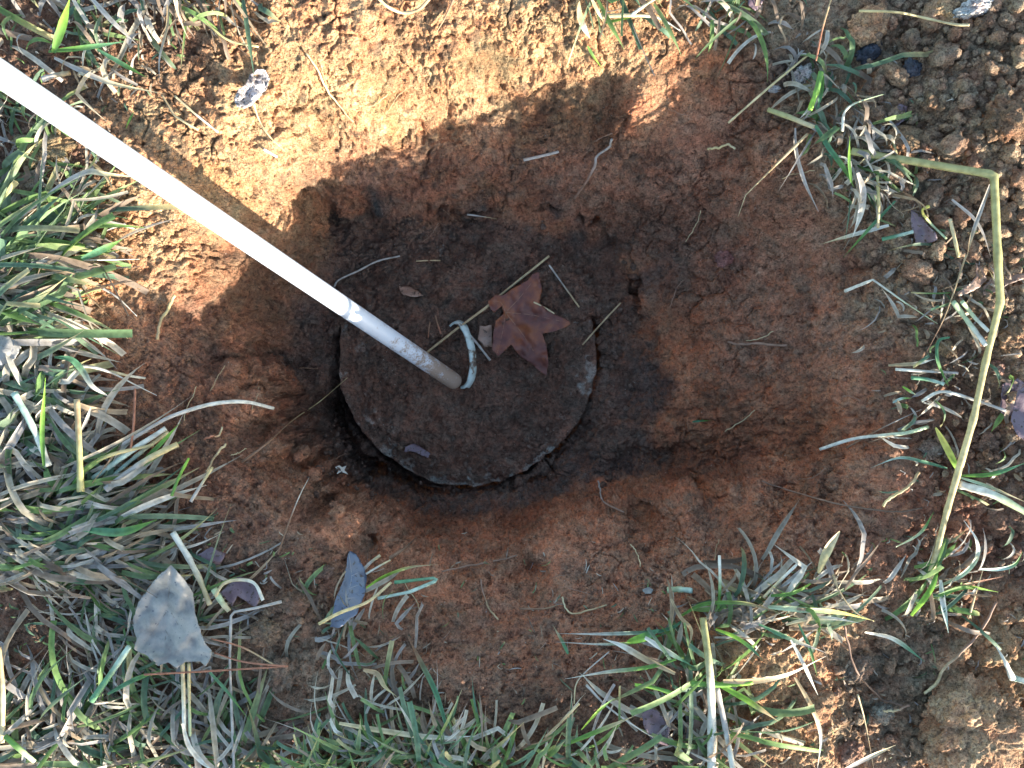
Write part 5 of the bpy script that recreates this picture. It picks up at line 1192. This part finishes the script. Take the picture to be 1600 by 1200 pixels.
    return tag(ob, label, cat, None, "stuff")
D = math.radians
grass_patch("lawn_grass", "thick green and dry grass leaning right along the left edge of the hole", [(-60, 380), (40, 360), (80, 400), (60, 470), (40, 530), (-60, 560)], 60, 15, (.05, .12), np.array([D(20), D(12), D(30)]), .4, (.25, .9), (.003, .0062), lift=(.004, .035))
grass_patch("lawn_grass", "shaded green and grey grass in the left part below the shadow edge", [(-60, 560), (50, 540), (90, 600), (130, 700), (150, 780), (120, 800), (-60, 800)], 95, 14, (.04, .095), np.array([D(10), D(40), D(-30), D(75), D(-60)]), .72, (.15, .8), (.003, .006), lift=(.004, .03), spread_dir=.45, dens=.5)
grass_patch("dead_thatch", "combed mat of grey dead grass above and left of the large grey leaf", [(-60, 790), (120, 770), (190, 810), (230, 860), (160, 890), (-60, 880)], 80, 15, (.05, .125), np.array([D(8), D(-8), D(172), D(18)]), .9, (.05, .35), (.0026, .005), lift=(.006, .04), spread_dir=.22, dens=.8, cat="dead grass")
grass_patch("dead_thatch", "tangled grey straw and grass around the large grey leaf", [(40, 900), (200, 900), (330, 850), (375, 870), (345, 905), (310, 960), (350, 1090), (200, 1120), (60, 1080)], 95, 12, (.04, .12), np.array([D(60), D(-60), D(120), D(0), D(-20)]), .9, (.05, .4), (.0018, .0036), lift=(.002, .014), spread_dir=.6, dens=.34, cat="dead grass")
grass_patch("lawn_grass", "sunlit mixed grass in the bottom left corner", [(-60, 1110), (200, 1110), (400, 1120), (440, 1212), (-60, 1220)], 110, 13, (.04, .11), np.array([D(60), D(100), D(20), D(150)]), .7, (.1, .8), (.0022, .005), lift=(.003, .03), spread_dir=.9)
grass_patch("lawn_grass", "bright green sunlit grass along the bottom edge", [(480, 1175), (600, 1145), (720, 1165), (860, 1165), (1000, 1185), (1040, 1212), (460, 1212)], 120, 10, (.026, .065), np.array([D(90), D(60), D(120), D(20), D(160)]), .32, (.4, 1.3), (.0019, .0040), lift=(.003, .03), spread_dir=.8, bright=1.3)
grass_patch("dead_thatch", "thin dry grass on the lower rim between the dark blue leaf and the bottom grass", [(480, 960), (600, 960), (680, 1040), (700, 1110), (520, 1120), (470, 1040)], 36, 6, (.025, .065), np.array([D(30), D(100), D(0), D(140)]), .7, (.1, .9), (.0018, .004), spread_dir=.8, cat="dead grass")
grass_patch("rim_grass", "dry and green grass bunch leaning left on the lower right rim", [(1110, 940), (1200, 925), (1290, 925), (1330, 950), (1230, 985), (1120, 980)], 30, 11, (.04, .10), np.array([D(15), D(0), D(30), D(175)]), .68, (.05, .5), (.0022, .005), spread_dir=.5)
grass_patch("rim_grass", "grass tuft round the thick pale stalk at the bottom right", [(1030, 1020), (1110, 1010), (1150, 1080), (1160, 1210), (1040, 1210)], 34, 11, (.035, .10), np.array([D(110), D(80), D(160), D(30)]), .62, (.2, 1.0), (.0022, .005), spread_dir=.9)
grass_patch("rim_grass", "thin grass tuft at the foot of the long bent stalk", [(1400, 930), (1440, 890), (1470, 890), (1480, 930), (1430, 955)], 12, 9, (.03, .07), np.array([D(40), D(60), D(10)]), .45, (.2, .9), (.002, .0042), spread_dir=.4)
grass_patch("rim_grass", "matted straw and grass strip along the upper right rim", [(1190, 40), (1290, 60), (1330, 160), (1390, 260), (1430, 340), (1350, 330), (1280, 210), (1240, 120)], 70, 8, (.02, .065), np.array([D(-60), D(-35), D(-80), D(120)]), .72, (.02, .4), (.0016, .0042), lift=(.003, .03), spread_dir=.6)
grass_patch("rim_grass", "scattered dry blades on the right rim beside the bent stalk", [(1380, 380), (1480, 360), (1560, 420), (1560, 700), (1600, 820), (1480, 800), (1400, 700), (1410, 560)], 60, 3, (.012, .045), np.array([D(-60), D(-100), D(170), D(20)]), .72, (.05, .6), (.0014, .0036), lift=(.002, .018), spread_dir=.8, spread=.03)
grass_patch("rim_grass", "sparse grass on the soil of the upper left corner", [(-60, -60), (290, -60), (260, 60), (180, 110), (100, 120), (-60, 60)], 56, 7, (.03, .08), np.array([D(-70), D(-40), D(80), D(-10)]), .66, (.05, .5), (.002, .0048), spread_dir=.6)
grass_patch("rim_grass", "sparse grass left of the white pole", [(-60, 110), (60, 160), (130, 250), (60, 260), (-60, 350)], 26, 7, (.03, .08), np.array([D(10), D(60), D(-50)]), .6, (.1, .8), (.002, .0045), spread_dir=.8)
grass_patch("rim_grass", "dry mixed grass behind the left rim lit by the sun", [(-60, 300), (60, 290), (140, 330), (170, 400), (100, 420), (-60, 400)], 42, 9, (.04, .10), np.array([D(20), D(40), D(0)]), .6, (.1, .6), (.0018, .0042), spread_dir=.5)
grass_patch("rim_grass", "overhanging grass tips at the upper middle left edge", [(230, -60), (420, -60), (400, 10), (340, 50), (270, 50)], 26, 8, (.03, .08), np.array([D(-70), D(-40), D(-100)]), .6, (.05, .5), (.0016, .004), spread_dir=.6)
grass_patch("rim_grass", "sparse grass hanging over the top edge between the centre and the upper right", [(890, -60), (1180, -60), (1180, 20), (1060, 15), (960, 0), (900, 10)], 40, 8, (.02, .065), np.array([D(-90), D(-60), D(-120), D(-20)]), .6, (.05, .6), (.0015, .0038), spread_dir=.5)
grass_patch("litter", "short dead grass bits and stalk crumbs strewn over the left lawn soil", [(-60, -60), (300, -60), (300, 80), (120, 260), (150, 420), (100, 600), (260, 780), (420, 870), (420, 1250), (-60, 1250)], 500, 2, (.006, .03), np.array([0.0, 1.5, 3.1, 4.5]), .92, (.0, .3), (.0012, .0034), lift=(.001, .006), spread=.01, spread_dir=1.5, cat="litter")
grass_patch("litter", "short dead grass bits strewn over the ground right of the hole", [(1180, 0), (1450, 120), (1600, 420), (1660, 1250), (900, 1250), (950, 1050), (1350, 900), (1400, 500)], 200, 2, (.006, .03), np.array([0.0, 1.5, 3.1, 4.5]), .9, (.0, .3), (.001, .003), lift=(.001, .006), spread=.01, spread_dir=1.5, cat="litter")
grass_patch("litter", "fine dead fibres on the shaded lower bank", [(400, 860), (620, 860), (1200, 880), (1250, 1000), (900, 1100), (500, 1100)], 110, 2, (.006, .024), np.array([0.0, 1.5, 3.1, 4.5]), .95, (.0, .3), (.0007, .0018), lift=(.001, .004), spread=.01, spread_dir=1.5, cat="litter")

# ------------------------------------------------------------------ unseen leaf screen, added beyond the lower edge to shade the left grass
def shade_caster(name, label, poly, t0, t1, nleaf, lsize, seed):
    q = poly_sample(poly, nleaf); g = np.array([(*W(a, b_, 0), 0.0) for a, b_ in q]); t = RNG.uniform(t0, t1, nleaf)
    c_ = g+np.array(SUN_DIR)[None]*t[:, None]; V, Fs = [], []
    ctr = c_.mean(0); base = np.array((ctr[0], ctr[1], 0.0))
    for k in range(nleaf):
        s_ = lsize*random.uniform(.7, 1.3); a = Vector(RNG.normal(0, 1, 3)).normalized(); n_ = (Vector(SUN_DIR)+Vector(RNG.normal(0, .45, 3))).normalized()
        a = (a-n_*a.dot(n_)).normalized(); b_ = n_.cross(a); p = Vector(c_[k])-Vector(base); i0 = len(V)
        for (u_, v_) in ((-1, 0), (-.5, .42), (.3, .45), (1, 0), (.3, -.45), (-.5, -.42)): V.append(tuple(p+a*u_*s_+b_*v_*s_+n_*(.12*s_*abs(v_))))
        Fs += [(i0, i0+1, i0+4, i0+5), (i0+1, i0+2, i0+3, i0+4)]
    root = link(name, None); root.location = base
    link("caster_leaves", mesh_np("caster_leaves", V, Fs, np.tile((.06, .10, .035), (len(V), 1))), GRASSM, root)
    V, Fs, off = [], [], 0
    for k in range(16):
        tgt = c_[RNG.integers(0, nleaf)]-base; pth = catmull([(0, 0, -.02), tgt*.4+np.array((0, 0, .06)), tgt], 12)
        co, fs = sweep(pth, np.linspace(.008, .002, 12), np.linspace(.008, .002, 12), 6); V.append(co); Fs.append(fs+off); off += len(co)
    V = np.concatenate(V); link("caster_branches", mesh_np("caster_branches", V, np.concatenate(Fs), np.tile((.12, .09, .06), (len(V), 1))), STRAWM, root)
    return tag(root, label, "shade_caster")
shade_caster("shade_caster", "unseen leafy screen added beyond the bottom edge to shade the left grass",
      [(-100, 545), (240, 545), (330, 560), (420, 640), (600, 810), (860, 900), (960, 950), (860, 985), (650, 985), (430, 1000), (220, 1050), (110, 1000), (60, 890), (-100, 860)], .80, 1.05, 2600, .0085, 3)
